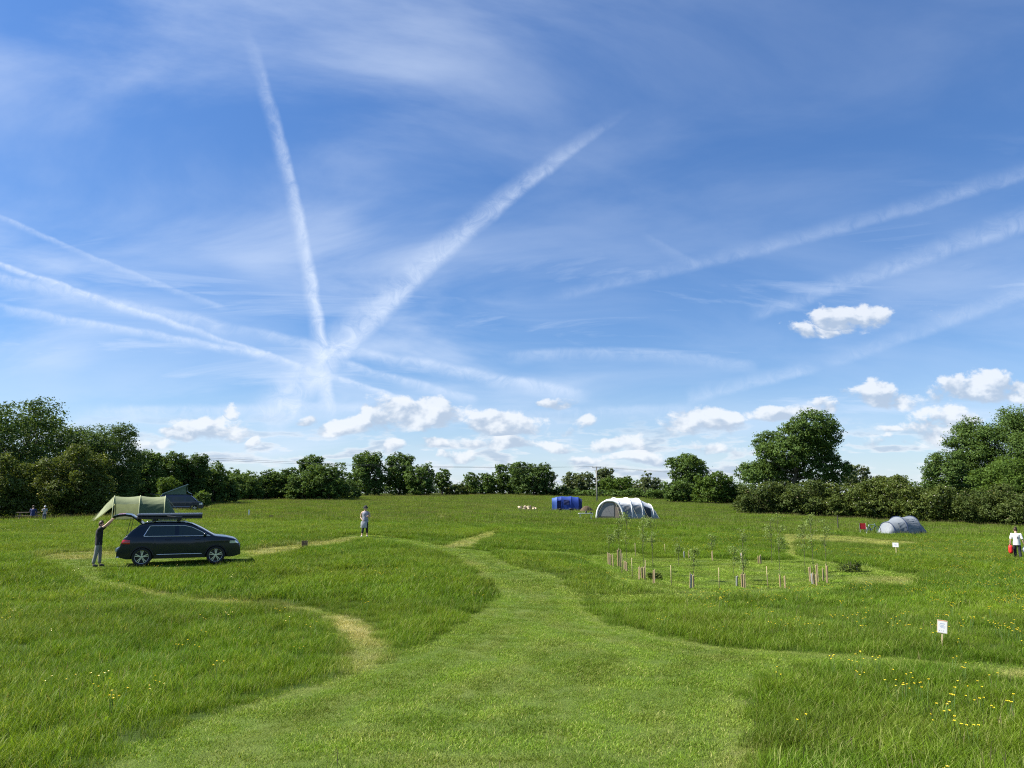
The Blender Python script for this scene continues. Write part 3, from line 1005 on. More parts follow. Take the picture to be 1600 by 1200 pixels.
def auto_lobes(w, h, style, g):
    """a crown w wide and h high standing on z = 0"""
    out = []
    def knobs(n, lo, hi, r0, r1, zr):
        """lobes standing proud of the envelope; lo..hi is the share of the height"""
        for i in range(n):
            ph = (i + 0.5) / n
            cz = lo + (hi - lo) * ph
            a = i * 2.399 + g.uniform(-.4, .4)
            e = math.sqrt(max(0.05, 1 - ((cz - mid) / zr) ** 2))
            k = 0.5 * e * g.uniform(0.62, 0.82)
            r = g.uniform(r0, r1)
            out.append((math.cos(a) * k * w, math.sin(a) * k * w, cz * h, r * w, r * w, r * 0.85 * min(w, h * 1.1)))
    if style == 'bush':
        mid = 0.36
        out += [(0, 0, h * 0.40, w * 0.40, w * 0.34, h * 0.44), (-w * 0.22, 0, h * 0.26, w * 0.26, w * 0.28, h * 0.32), (w * 0.22, 0, h * 0.26, w * 0.26, w * 0.28, h * 0.32)]
        knobs(11, 0.16, 0.80, 0.12, 0.20, 0.62)
    elif style == 'poplar':
        mid = 0.5
        out += [(0, 0, h * 0.28, w * 0.42, w * 0.42, h * 0.28), (0, 0, h * 0.58, w * 0.34, w * 0.34, h * 0.30), (0, 0, h * 0.80, w * 0.22, w * 0.22, h * 0.20)]
        knobs(12, 0.15, 0.88, 0.13, 0.20, 0.62)
    elif style == 'cone':
        mid = 0.25
        out += [(0, 0, h * 0.26, w * 0.44, w * 0.44, h * 0.28), (0, 0, h * 0.50, w * 0.32, w * 0.32, h * 0.26), (0, 0, h * 0.76, w * 0.19, w * 0.19, h * 0.24)]
        knobs(9, 0.12, 0.66, 0.10, 0.16, 0.75)
    elif style == 'stand':
        mid = 0.60
        out += [(0, 0, h * 0.64, w * 0.38, w * 0.38, h * 0.32), (0, 0, h * 0.40, w * 0.30, w * 0.30, h * 0.22)]
        knobs(12, 0.36, 0.88, 0.13, 0.21, 0.42)
    else:                                    # broad-leaved tree: rounded, lobed, leafy to the ground
        mid = 0.50
        out += [(0, 0, h * 0.55, w * 0.40, w * 0.40, h * 0.42), (0, 0, h * 0.24, w * 0.42, w * 0.42, h * 0.27)]
        if style == 'tall':
            out += [(g.normal(0, .05) * w, 0, h * 0.76, w * 0.33, w * 0.33, h * 0.24)]
        knobs(14, 0.14, 0.88, 0.14, 0.22, 0.56)
    return out

_tree_no = 0
def tree(name, label, x0, x1, ytop, depth, style, leafkind, group=None, cat='tree', fit=True, lobes_px=None, density=1.0, open_=0.0, spread=None, trunk_r=None):
    """a tree or shrub that fills photo columns x0..x1 and reaches up to row ytop, rooted at that depth"""
    global _tree_no
    _tree_no += 1
    seed = 100 + _tree_no
    g = np.random.default_rng(seed)
    base = stand((x0 + x1) / 2, depth)
    w = (x1 - x0) / F * depth
    ztop = EYE.z + ray((x0 + x1) / 2, ytop).z * depth
    h = ztop - base.z
    if lobes_px:
        lob = []
        for px, py, rx, ry in lobes_px:
            z = EYE.z + ray(px, py).z * depth - base.z
            k = depth / F
            xx = (ray(px, py).x - ray((x0 + x1) / 2, 800).x) * depth
            yy = g.uniform(-0.5, 0.5) * w * 0.45
            lob.append((xx, yy, z, rx * k, min(rx, ry * 1.2) * k, ry * k))
    else:
        lob = auto_lobes(w, h, style, g)
        ext = max(abs(q[0]) + q[3] for q in lob)
        s = 0.5 * w / ext * 1.13
        tz = max(q[2] + q[5] for q in lob)
        lob = [(q[0] * s, q[1] * s, q[2] * h / tz * 0.985, q[3] * s, q[4] * s, q[5] * h / tz * 0.985) for q in lob]
    leaf = max(0.20, 0.0024 * depth, 0.020 * (w * h) ** 0.5)
    A = sum(math.pi * q[3] * q[5] for q in lob)
    n = int(min(52000, density * 4.2 * A / (leaf * leaf * 0.30)))
    sp = spread or max(0.30, 0.042 * (w * h) ** 0.5)
    t = empty(name, base)
    link('crown', crown_mesh('crown', lob, n, leaf, sp, seed, open_), LEAF[leafkind], t)
    multi = 3 if style == 'bush' else 1
    tr = trunk_mesh(lob, h, trunk_r or (0.026 * h + 0.05), 0.12, g, multi)
    link('trunk' if cat == 'tree' else 'stem', tr, BARK, t, smooth=True)
    tag(t, label, cat, group)
    return t

def build_trees():
    G1, G2, G3 = 'trees along the left edge of the field', 'trees along the far hedge', 'hawthorn shrubs of the right hedge'
    T = tree
    # left edge
    T('oak_tree', 'tall dark spreading tree at the far left edge of the field', -95, 112, 622, 84, 'round', 'dark', G1, density=1.6)
    T('oak_tree', 'dark tree rising behind the hawthorn, right of the tallest left tree', 88, 212, 660, 92, 'round', 'dark', G1, density=1.4)
    T('hawthorn_bush', 'large yellow green hawthorn bush in front of the dark left trees', 62, 168, 692, 74, 'bush', 'olive', G1, 'shrub')
    T('hawthorn_bush', 'olive hawthorn bush cut by the left border of the picture', -60, 44, 706, 70, 'bush', 'olive', G1, 'shrub')
    T('bramble_bush', 'low green thicket between hawthorn bush and olive tent', 118, 188, 772, 78, 'bush', 'mid', G1, 'shrub')
    T('field_maple', 'rounded mid green tree left of the camper van', 196, 250, 702, 112, 'tall', 'mid', G1)
    T('field_maple', 'tree straight above the raised roof of the camper van', 236, 292, 703, 116, 'tall', 'mid', G1)
    T('field_maple', 'tree with a flat top right above the camper van front', 278, 322, 706, 118, 'tall', 'dark', G1)
    T('field_maple', 'sloping tree that ends the wood behind the camper van', 308, 352, 720, 122, 'round', 'mid', G1)
    T('elder_bush', 'small light green bush behind the camper van roof', 245, 278, 745, 104, 'bush', 'bright', G1, 'shrub')
    T('elder_bush', 'low bush just right of the camper van bonnet', 303, 324, 766, 100, 'bush', 'mid', G1, 'shrub')
    for k, (a, c, y_) in enumerate(((-70, 30, 716), (20, 130, 722), (110, 214, 730), (186, 262, 728), (248, 326, 732), (312, 372, 738))):
        T('thicket_bush', 'dark undergrowth of the left wood, %s from the left border' % ('first', 'second', 'third', 'fourth', 'fifth', 'sixth')[k], a, c, y_, 100 + 5 * k, 'bush', 'dark', 'undergrowth of the left wood', 'shrub')
    for k, (a, c, y_) in enumerate(((340, 424, 740), (400, 486, 740), (462, 552, 744))):
        T('thicket_bush', 'dark low undergrowth of the far left hedge, %s of three' % ('left', 'middle', 'right')[k], a, c, y_, 152, 'bush', 'dark', 'undergrowth of the far left hedge', 'shrub')
    # hedge of trees, centre left
    T('hedge_tree', 'small round dark tree right of the wood, first of the far hedge', 346, 372, 731, 150, 'round', 'dark', G2)
    T('hedge_tree', 'broad bushy hedge tree with a lighter left flank', 352, 408, 735, 142, 'bush', 'mid', G2)
    T('hedge_tree', 'narrow pointed dark tree in the far hedge', 396, 424, 733, 148, 'cone', 'dark', G2)
    T('hedge_tree', 'low domed hedge tree right of the pointed one', 412, 462, 730, 150, 'round', 'mid', G2)
    T('hedge_tree', 'hedge tree tucked under the tall round crown', 446, 496, 736, 146, 'bush', 'mid', G2)
    T('hedge_tree', 'tall round crown standing above the left hedge', 462, 506, 708, 156, 'tall', 'mid', G2)
    T('hedge_tree', 'full green tree at the right end of the left hedge', 484, 540, 722, 146, 'round', 'mid', G2)
    T('hedge_bush', 'low bush filling the gap left of the twin tall trees', 522, 560, 752, 160, 'bush', 'dark', G2, 'shrub')
    # centre
    T('lime_tree', 'left one of the two tall trees beyond the walker', 543, 602, 704, 186, 'tall', 'mid', G2)
    T('lime_tree', 'right one of the two tall trees beyond the walker', 596, 650, 706, 190, 'tall', 'mid', G2)
    T('lime_tree', 'lower broad tree right of the two tall trees', 632, 682, 723, 184, 'round', 'mid', G2)
    T('ash_tree', 'small tree with a slim bare stem in the far hedge', 677, 704, 731, 190, 'stand', 'mid', G2)
    T('hedge_bush', 'low hedge bush between slim tree and round trees', 690, 734, 756, 192, 'bush', 'russet', G2, 'shrub')
    T('round_tree', 'pale green round tree, left of the three by the centre', 727, 778, 737, 194, 'round', 'mid', G2)
    T('round_tree', 'middle one of the three round trees by the centre', 772, 818, 721, 196, 'round', 'mid', G2)
    T('round_tree', 'widest of the three round trees, left of the blue tent', 798, 868, 722, 186, 'round', 'dark', G2)
    T('hedge_bush', 'low dark hedge behind the blue tent', 846, 908, 761, 190, 'bush', 'dark', G2, 'shrub')
    T('willow_tree', 'pale silvery tree left of the utility pole', 878, 932, 735, 205, 'round', 'pale', G2)
    T('willow_tree', 'upright light tree just behind the utility pole', 932, 962, 730, 205, 'tall', 'pale', G2)
    T('field_maple', 'fresh green spreading tree right of the utility pole', 938, 994, 744, 196, 'round', 'bright', G2)
    T('hedge_bush', 'low hedge behind the white tent left half', 896, 958, 765, 186, 'bush', 'mid', G2, 'shrub')
    T('hedge_bush', 'low hedge behind the white tent right half', 950, 1012, 763, 182, 'bush', 'mid', G2, 'shrub')
    T('aspen_tree', 'slim pale tree with a tapering top right of the white tent', 992, 1034, 735, 185, 'cone', 'pale', G2)
    T('hedge_bush', 'low hedge bush between pale slim tree and leafy tall tree', 1010, 1054, 762, 172, 'bush', 'mid', G2, 'shrub')
    T('oak_tree', 'airy rounded tree above a thicket, left of the bright dome tree', 1047, 1108, 706, 168, 'stand', 'mid', G2, open_=0.3)
    T('hedge_bush', 'thicket at the foot of the airy rounded tree', 1040, 1090, 748, 156, 'bush', 'mid', G2, 'shrub')
    T('field_maple', 'bright green dome shaped tree standing in the hedge gap', 1084, 1148, 735, 150, 'bush', 'bright', G2, trunk_r=0.2)
    T('hedge_bush', 'dark low bush between dome tree and big tree', 1128, 1168, 756, 150, 'bush', 'dark', G2, 'shrub')
    # the big tree
    big = [(1258, 668, 34, 26), (1236, 682, 28, 24), (1282, 680, 26, 22), (1208, 692, 24, 20), (1194, 708, 17, 15), (1228, 708, 34, 24), (1264, 704, 34, 24),
           (1298, 696, 19, 13), (1304, 712, 12, 12), (1290, 722, 20, 14), (1182, 736, 26, 16), (1168, 746, 16, 14), (1204, 738, 30, 20), (1236, 740, 36, 22), (1302, 738, 20, 15),
           (1268, 738, 20, 20), (1308, 752, 20, 14), (1222, 726, 26, 20)]
    T('big_oak_tree', 'very large lobed tree towering over the right hedge', 1152, 1322, 643, 132, 'round', 'mid', None, lobes_px=big, density=1.35, trunk_r=0.55, spread=0.45)
    T('ash_tree', 'small airy tree in the distance right of the big tree', 1320, 1362, 724, 170, 'stand', 'pale', G2, open_=0.35)
    T('hedge_tree', 'pale topped tree above the right hedge', 1356, 1424, 739, 120, 'round', 'olive', G2)
    # right hedge, coming nearer
    T('hawthorn_bush', 'brown green hawthorn at the left end of the right hedge', 1150, 1232, 752, 106, 'bush', 'russet', G3, 'shrub')
    T('hawthorn_bush', 'hawthorn under the big tree, second from the hedge end', 1212, 1304, 749, 103, 'bush', 'russet', G3, 'shrub')
    T('hawthorn_bush', 'darker hedge shrub right below the big tree edge', 1288, 1372, 752, 99, 'bush', 'olive', G3, 'shrub')
    T('hawthorn_bush', 'high hedge shrub behind the grey blue tent', 1350, 1430, 742, 96, 'bush', 'olive', G3, 'shrub')
    T('hawthorn_bush', 'light tinted hedge shrub just right of the grey blue tent', 1416, 1510, 757, 91, 'bush', 'olive', G3, 'shrub')
    T('hawthorn_bush', 'hedge shrub below the poplars', 1494, 1584, 755, 87, 'bush', 'russet', G3, 'shrub')
    T('hawthorn_bush', 'dark hedge shrub behind the woman at the right border', 1562, 1668, 758, 83, 'bush', 'russet', G3, 'shrub')
    # poplars
    T('poplar_tree', 'leftmost and lowest of the poplars at the right border', 1448, 1520, 702, 122, 'round', 'mid', 'poplars by the right border')
    T('poplar_tree', 'middle poplar with a bare slanting trunk showing', 1490, 1566, 648, 124, 'poplar', 'mid', 'poplars by the right border', open_=0.4, spread=0.6)
    T('poplar_tree', 'tallest poplar, cut by the right border', 1546, 1652, 632, 120, 'poplar', 'mid', 'poplars by the right border', open_=0.3, spread=0.7)
    T('field_maple', 'fresh green tree in front of the poplars', 1536, 1668, 708, 104, 'round', 'bright', None)
    # the hedge line and woods beyond, too far to tell apart
    g = np.random.default_rng(5)
    lob = []
    for px in np.arange(-120, 1760, 9.0):
        d = 232 + g.uniform(-8, 8)
        p = stand(px, d)
        hh = g.uniform(3.4, 5.4)
        lob.append((p.x, p.y, p.z + hh * 0.42, 2.2, 1.6, hh * 0.62))
    me = crown_mesh('far_hedge', lob, 60000, 0.6, 0.8, 77)
    o = link('far_hedge', me, LEAF['dark'])
    tag(o, 'low dark hedge line closing the far side of the field', 'hedge', kind='stuff')
build_trees()

# ------------------------------------------------------------------ vehicles
def plin(pts):
    xs, ys = [p[0] for p in pts], [p[1] for p in pts]
    return lambda x: float(np.interp(x, xs, ys))

def patch(b, xs, zlo, zhi, half, off, side, rows=5):
    """a sheet that follows the flank of a vehicle"""
    P = []
    for x in xs:
        P.append([Vector((x, side * (half(x, zlo(x) + (zhi(x) - zlo(x)) * j / rows) + off), zlo(x) + (zhi(x) - zlo(x)) * j / rows)) for j in range(rows + 1)])
    b.grid(P)

def wheel(parent, x, y, r, side, tyre_m, rim_m, dark_m, spokes=5, width=0.22):
    b = MB()
    w = width / 2
    b.lathe([(r * 0.70, -w * 0.85), (r * 0.80, -w), (r * 0.93, -w), (r * 0.99, -w * 0.75), (r, 0), (r * 0.99, w * 0.75), (r * 0.93, w), (r * 0.80, w), (r * 0.70, w * 0.85)], (0, 0, 0), 28)
    t = b.build('wheel', tyre_m, parent, smooth=True)
    t.location = (x, y, r)
    b = MB()
    f = side * w * 0.80
    b.lathe([(r * 0.71, -w * 0.8), (r * 0.73, f), (r * 0.68, f * 0.96)], (0, 0, 0), 28)
    for k in range(spokes):
        for s in (-0.16, 0.16):
            a = 2 * math.pi * k / spokes + s + 0.3
            M = Matrix.Rotation(-a, 3, 'Y')
            b.box(M @ Vector((r * 0.40, f * 0.86, 0)), (r * 0.62, 0.02, r * 0.085), M)
    b.lathe([(0.001, f * 0.98), (r * 0.14, f * 0.96), (r * 0.15, f * 0.8)], (0, 0, 0), 14)
    b.build('rim', rim_m, t, smooth=False)
    b = MB()
    b.lathe([(0.001, f * 0.35), (r * 0.70, f * 0.35)], (0, 0, 0), 24)
    b.build('brake_disc', dark_m, t)

def shell(xs, zt, zb, half, crown, open_span=None, rows=14):
    b = MB()
    sj = [0, .08, .16, .26, .36, .46, .56, .66, .75, .83, .89, .935, .965, .985, 1.0]
    for side in (-1, 1):
        P = [[Vector((x, side * half(x, zb(x) + (zt(x) - zb(x)) * s), zb(x) + (zt(x) - zb(x)) * s)) for s in sj] for x in xs]
        if side > 0:
            P = P[::-1]
        b.grid(P)
    rows_ = [x for x in xs]
    def top(x, k):
        y = half(x, zt(x)) * k
        return Vector((x, y, zt(x) + crown * (1 - k * k)))
    ks = [-1, -.86, -.6, -.3, 0, .3, .6, .86, 1]
    for i in range(len(rows_) - 1):
        xm = (rows_[i] + rows_[i + 1]) / 2
        for a in range(len(ks) - 1):
            if open_span and open_span[0] < xm < open_span[1] and abs(ks[a] + ks[a + 1]) / 2 < 0.85:
                continue
            x0, x1 = rows_[i], rows_[i + 1]
            b.add([top(x0, ks[a]), top(x1, ks[a]), top(x1, ks[a + 1]), top(x0, ks[a + 1])], [(0, 1, 2, 3)])
    for x, flip in ((xs[0], 1), (xs[-1], 0)):
        P = []
        for s in sj:
            z = zb(x) + (zt(x) - zb(x)) * s
            P.append([Vector((x, half(x, z) * k, z)) for k in ks])
        b.grid(P if flip else P[::-1])
    return b

def weld(o, dist=0.0015):
    bm = bmesh.new()
    bm.from_mesh(o.data)
    bmesh.ops.remove_doubles(bm, verts=bm.verts, dist=dist)
    bmesh.ops.recalc_face_normals(bm, faces=bm.faces)
    bm.to_mesh(o.data)
    bm.free()
    o.data.polygons.foreach_set('use_smooth', np.ones(len(o.data.polygons), dtype=bool))
    if hasattr(o.data, 'set_sharp_from_angle'):
        o.data.set_sharp_from_angle(angle=R(38))

def glass_mat(name, col=(0.012, 0.016, 0.016)):
    return mat(name, col, 0.03, 0.0, var=0.02, spec=0.6)

TYRE = mat('tyre_rubber', (0.016, 0.016, 0.017), 0.85, var=0.2, scale=20)
ALLOY = mat('alloy', (0.62, 0.63, 0.65), 0.28, 0.9, var=0.04)
CHROME = mat('chrome', (0.80, 0.80, 0.82), 0.12, 1.0, var=0.02)
BLACKPL = mat('black_plastic', (0.014, 0.014, 0.015), 0.6, var=0.2, scale=18)
NAVY = mat('navy_paint', (0.003, 0.009, 0.017), 0.25, 0.0, var=0.05, coat=0.45, spec=0.3)
VANBLUE = mat('van_paint', (0.008, 0.016, 0.040), 0.30, 0.2, var=0.05, coat=0.8)
GLASS = glass_mat('tinted_glass', (0.016, 0.030, 0.024))

def build_car():
    L = 4.49
    zt = plin([(0, .60), (.04, .69), (.10, .74), (.15, .93), (.24, 1.08), (.46, 1.32), (.74, 1.56), (.92, 1.615), (1.25, 1.645), (1.8, 1.655), (2.35, 1.635), (2.62, 1.575), (3.0, 1.39),
               (3.42, 1.14), (3.52, 1.10), (3.9, 1.055), (4.2, .985), (4.34, .91), (4.43, .79), (4.47, .66), (4.49, .52)])
    xr, xf, ra = 0.90, 3.56, 0.405
    def zb(x):
        z = 0.27 + 0.10 * max(0, 1 - x / 0.35) + 0.07 * max(0, 1 - (L - x) / 0.3)
        for c in (xr, xf):
            if abs(x - c) < ra:
                z = max(z, 0.33 + math.sqrt(ra * ra - (x - c) ** 2))
        return min(z, zt(x) - 0.08)
    def half(x, z):
        fr = abs(x - L / 2) / (L / 2)
        p = 0.915 - 0.17 * fr ** 7 - 0.03 * fr ** 2
        if z < 1.06:
            y = p * (1 - 0.035 * ((z - 0.72) / 0.4) ** 2)
            y += 0.012 * math.exp(-((z - 0.92) / 0.05) ** 2)
        else:
            y = p * 0.975 - (z - 1.06) * 0.36
        r = 0.075
        k = 1 - (zt(x) - z) / r
        if k > 0:
            y -= r * (1 - math.sqrt(max(0, 1 - min(1, k) ** 2)))
        return max(y, 0.05)
    arch = [c + ra * math.cos(q) for c in (xr, xf) for q in np.linspace(0, math.pi, 15)]
    xs = sorted(set([round(v, 3) for v in list(np.linspace(0, L, 60)) + arch + [0, .02, .04, .10, .15, .24, 4.43, 4.47, L]]))
    base = ground(281, 880)
    root = empty('car', base, R(22))
    root.scale = (1, 1, 1)
    piv = Vector((L / 2, 0, 0))
    def sh(o):
        o.location = Vector(o.location) - piv
        return o
    body = shell(xs, zt, zb, half, 0.03, (0.09, 0.86)).build('body', NAVY, root)
    weld(body)
    sh(body)
    # underbody, boot and cabin, dark
    b = MB()
    b.box((2.25, 0, 0.36), (3.9, 1.30, 0.20))
    b.box((0.62, 0, 0.70), (1.0, 1.36, 0.06))
    b.box((1.15, 0, 1.0), (0.14, 1.30, 0.66), Matrix.Rotation(R(-14), 3, 'Y'))
    b.box((2.35, -0.38, 1.0), (0.14, 0.5, 0.7), Matrix.Rotation(R(-14), 3, 'Y'))
    b.box((2.35, 0.38, 1.0), (0.14, 0.5, 0.7), Matrix.Rotation(R(-14), 3, 'Y'))
    b.box((3.2, 0, 0.92), (0.5, 1.35, 0.16))
    for c in (xr, xf):
        b.box((c, 0, 0.52), (0.78, 1.26, 0.34))
    sh(b.build('interior', BLACKPL, root))
    # glass
    wt = lambda x: min(zt(x) - 0.115, 1.525, 1.16 + (x - 0.93) * 1.9)
    wb = lambda x: 1.115 + 0.015 * (3.3 - x) / 2.4
    wtf = lambda x: max(wb(x) + 0.004, wt(x))
    for side in (-1, 1):
        for nm, a, c in (('rear_window', 0.93, 2.02), ('front_window', 2.16, 3.30)):
            b = MB()
            patch(b, np.linspace(a, c, 16), wb, wtf, half, 0.006, side)
            sh(b.build(nm, GLASS, root, smooth=True))
        b = MB()
        line = [(x, wb(x)) for x in np.linspace(0.93, 3.32, 10)] + [(x, wtf(x)) for x in np.linspace(3.30, 0.93, 26)] + [(0.93, wb(.93))]
        b.tube([Vector((x, side * (half(x, z) + 0.009), z)) for x, z in line], 0.014, 5)
        sh(b.build('chrome_trim', CHROME, root, smooth=True))
        b = MB()
        b.tube([Vector((x, side * (half(x, .43) + 0.008), .43)) for x in np.linspace(1.42, 3.04, 8)], 0.017, 5)
        sh(b.build('chrome_trim', CHROME, root, smooth=True))
        for x in (1.80, 2.86):
            b = MB()
            b.tube([Vector((x + k, side * (half(x, 0.99) + o_), 0.99)) for k, o_ in ((-.10, 0), (-.08, .03), (.08, .03), (.10, 0))], 0.014, 6)
            sh(b.build('door_handle', NAVY, root, smooth=True))
        for x, z0, z1 in ((2.09, 0.36, 1.11), (3.12, 0.42, 1.09), (1.30, 0.50, 1.10)):
            b = MB()
            b.tube([Vector((x, side * (half(x, z) + 0.001), z)) for z in np.linspace(z0, z1, 6)], 0.004, 4)
            sh(b.build('door_gap', BLACKPL, root))
        for c in (xr, xf):
            b = MB()
            b.tube([Vector((c + ra * math.cos(q), side * (half(c + ra * math.cos(q), 0.33 + ra * math.sin(q)) + 0.004), 0.33 + ra * math.sin(q))) for q in np.linspace(0.05, math.pi - 0.05, 16)], 0.026, 5)
            sh(b.build('wheel_arch_trim', BLACKPL, root, smooth=True))
        b = MB()
        patch(b, np.linspace(xr + ra + 0.02, xf - ra - 0.02, 8), lambda x: 0.275, lambda x: 0.40, half, 0.005, side, 2)
        sh(b.build('sill_cladding', BLACKPL, root, smooth=True))
        # lamps
        b = MB()
        patch(b, np.linspace(0.105, 0.46, 8), lambda x: 0.86 - 0.04 * (x - .1), lambda x: min(zt(x) - .01, 1.02 - 0.2 * max(0, x - 0.3)), half, 0.010, side, 3)
        sh(b.build('tail_light', mat('red_lens', (0.42, 0.012, 0.016), 0.12, spec=0.6, coat=0.6), root, smooth=True))
        b = MB()
        patch(b, np.linspace(4.06, 4.40, 8), lambda x: 0.795 + 0.02 * (4.4 - x), lambda x: min(zt(x) - .03, 0.90), half, 0.010, side, 3)
        sh(b.build('headlight', mat('clear_lens', (0.62, 0.66, 0.70), 0.08, 0.4, spec=0.8, coat=1.0), root, smooth=True))
        # mirror
        b = MB()
        rows = []
        for q in np.linspace(0, 1, 7):
            rr = math.sin(math.pi * (0.06 + 0.88 * q)) ** 0.5
            rows.append([Vector((3.06 + 0.13 * q, side * (half(3.1, 1.12) + 0.13) + 0.10 * rr * math.cos(t), 1.17 + 0.075 * rr * math.sin(t))) for t in np.linspace(0, 6.283, 13)[:-1]])
        b.grid(rows, closed=True)
        b.box((3.14, side * (half(3.1, 1.10) + 0.03), 1.12), (0.07, 0.10, 0.04))
        sh(b.build('side_mirror', NAVY, root, smooth=True))
        # roof rail
        b = MB()
        b.tube([Vector((x, side * (half(x, zt(x)) + 0.012), zt(x) + o_)) for x, o_ in ((0.86, 0.0), (0.95, 0.045), (1.5, 0.05), (2.3, 0.045), (2.42, 0.0))], 0.017, 6)
        sh(b.build('roof_rail', ALLOY, root, smooth=True))
    # windscreen
    b = MB()
    P = []
    for x in np.linspace(2.62, 3.44, 9):
        P.append([Vector((x, half(x, zt(x)) * k * 0.93, zt(x) + 0.03 * (1 - (k * .93) ** 2) + 0.007)) for k in np.linspace(-1, 1, 9)])
    b.grid(P)
    sh(b.build('windscreen', GLASS, root, smooth=True))
    # bumpers, plate, exhaust
    b = MB()
    b.box((0.03, 0, 0.62), (0.16, 1.36, 0.10))
    sh(b.build('rear_bumper_ledge', mat('bumper_highlight', (0.45, 0.47, 0.50), 0.25, 0.8), root))  # bright metal ledge painting in the highlight on the rear bumper
    for side in (-1, 1):
        b = MB()
        b.tube([Vector((0.005, side * 0.48, 0.345)), Vector((0.0, side * 0.60, 0.35)), Vector((0.09, side * 0.755, 0.355))], 0.028, 6)
        sh(b.build('exhaust_trim', CHROME, root, smooth=True))
    b = MB()
    b.box((4.462, 0, 0.66), (0.05, 1.2, 0.12))
    sh(b.build('grille', BLACKPL, root))
    # the open tailgate
    b = MB()
    prof = [(0.84, 1.615), (0.62, 1.80), (0.42, 1.95), (0.20, 1.985), (-0.05, 1.965), (-0.22, 1.90)]
    def gate(x_, z_, k, off):
        return Vector((x_, 0.64 * k * (1 - 0.06 * abs(x_ - .3)), z_ + off + 0.03 * (1 - k * k)))
    ks = np.linspace(-1, 1, 7)
    P1 = [[gate(x_, z_, k, 0) for k in ks] for x_, z_ in prof]
    P2 = [[gate(x_ + .02, z_ - 0.085, k * .97, 0) for k in ks] for x_, z_ in prof]
    b.grid(P1)
    b.grid([r[::-1] for r in P2])
    for e in (0, -1):
        b.grid([[p[e] for p in P1], [p[e] for p in P2]])
        b.grid([P1[e], P2[e]])
    tg_ = b.build('tailgate', NAVY, root)
    weld(tg_)
    sh(tg_)
    b = MB()
    b.grid([[gate(x_, z_, k * .84, 0.008) for k in ks] for x_, z_ in ((0.78, 1.667), (0.62, 1.80), (0.47, 1.914))])
    b.build('rear_screen', GLASS, tg_, smooth=True)
    for side in (-1, 1):
        b = MB()
        b.grid([[gate(x_, z_, side * k, 0.010) for k in (.52, .75, .99)] for x_, z_ in ((0.22, 1.982), (0.10, 1.978), (-0.04, 1.966))])
        b.build('tail_light', MATS['red_lens'], tg_)
    for side in (-1, 1):
        b = MB()
        b.tube([Vector((0.30, side * 0.69, 1.10)), Vector((0.42, side * 0.63, 1.84))], 0.011, 6)
        sh(b.build('gas_strut', BLACKPL, root))
    for x in (xr, xf):
        for side in (-1, 1):
            wheel(root, x - L / 2, side * 0.80, 0.352, side, TYRE, ALLOY, BLACKPL)
    tag(root, 'dark navy estate car with open tailgate parked on the mown clearing', 'car')
    # hard-shell roof tent
    rb = empty('roof_box', base, R(22))
    b = MB()
    def slab(z0, z1, inset, x0=0.62, x1=2.98):
        P = []
        for x_, k in ((x0, .93), (x0 + .05, 1.0), (x1 - .12, 1.0), (x1, .93)):
            w = 0.66 * k - inset
            P.append([Vector((x_, -w, z0)), Vector((x_, -w, z1 - .03)), Vector((x_, -w + .05, z1)), Vector((x_, w - .05, z1)), Vector((x_, w, z1 - .03)), Vector((x_, w, z0))])
        bb = MB()
        bb.grid(P, closed=True)
        bb.add(P[0], [(5, 4, 3, 2, 1, 0)])
        bb.add(P[-1], [(0, 1, 2, 3, 4, 5)])
        return bb
    sh(slab(1.785, 1.895, 0.012).build('base_shell', mat('box_shell', (0.012, 0.013, 0.017), 0.35, var=0.1), rb))
    sh(slab(1.900, 1.985, 0.0).build('lid', mat('box_lid', (0.035, 0.042, 0.060), 0.22, var=0.1, coat=0.3), rb))
    for x in (1.24, 2.12):
        b = MB()
        b.box((x, 0, 1.755), (0.09, 1.36, 0.05))
        for side in (-1, 1):
            b.box((x, side * 0.62, 1.715), (0.13, 0.08, 0.06))
        sh(b.build('crossbar', BLACKPL, rb))
    b = MB()
    b.tube([Vector((1.70, -0.67, 1.90)), Vector((1.95, -0.675, 1.875)), Vector((2.25, -0.67, 1.862))], 0.014, 5)
    sh(b.build('strap', mat('strap', (0.16, 0.15, 0.16), 0.8), rb))
    tag(rb, 'flat black hard shell roof box on the navy car', 'roof box')

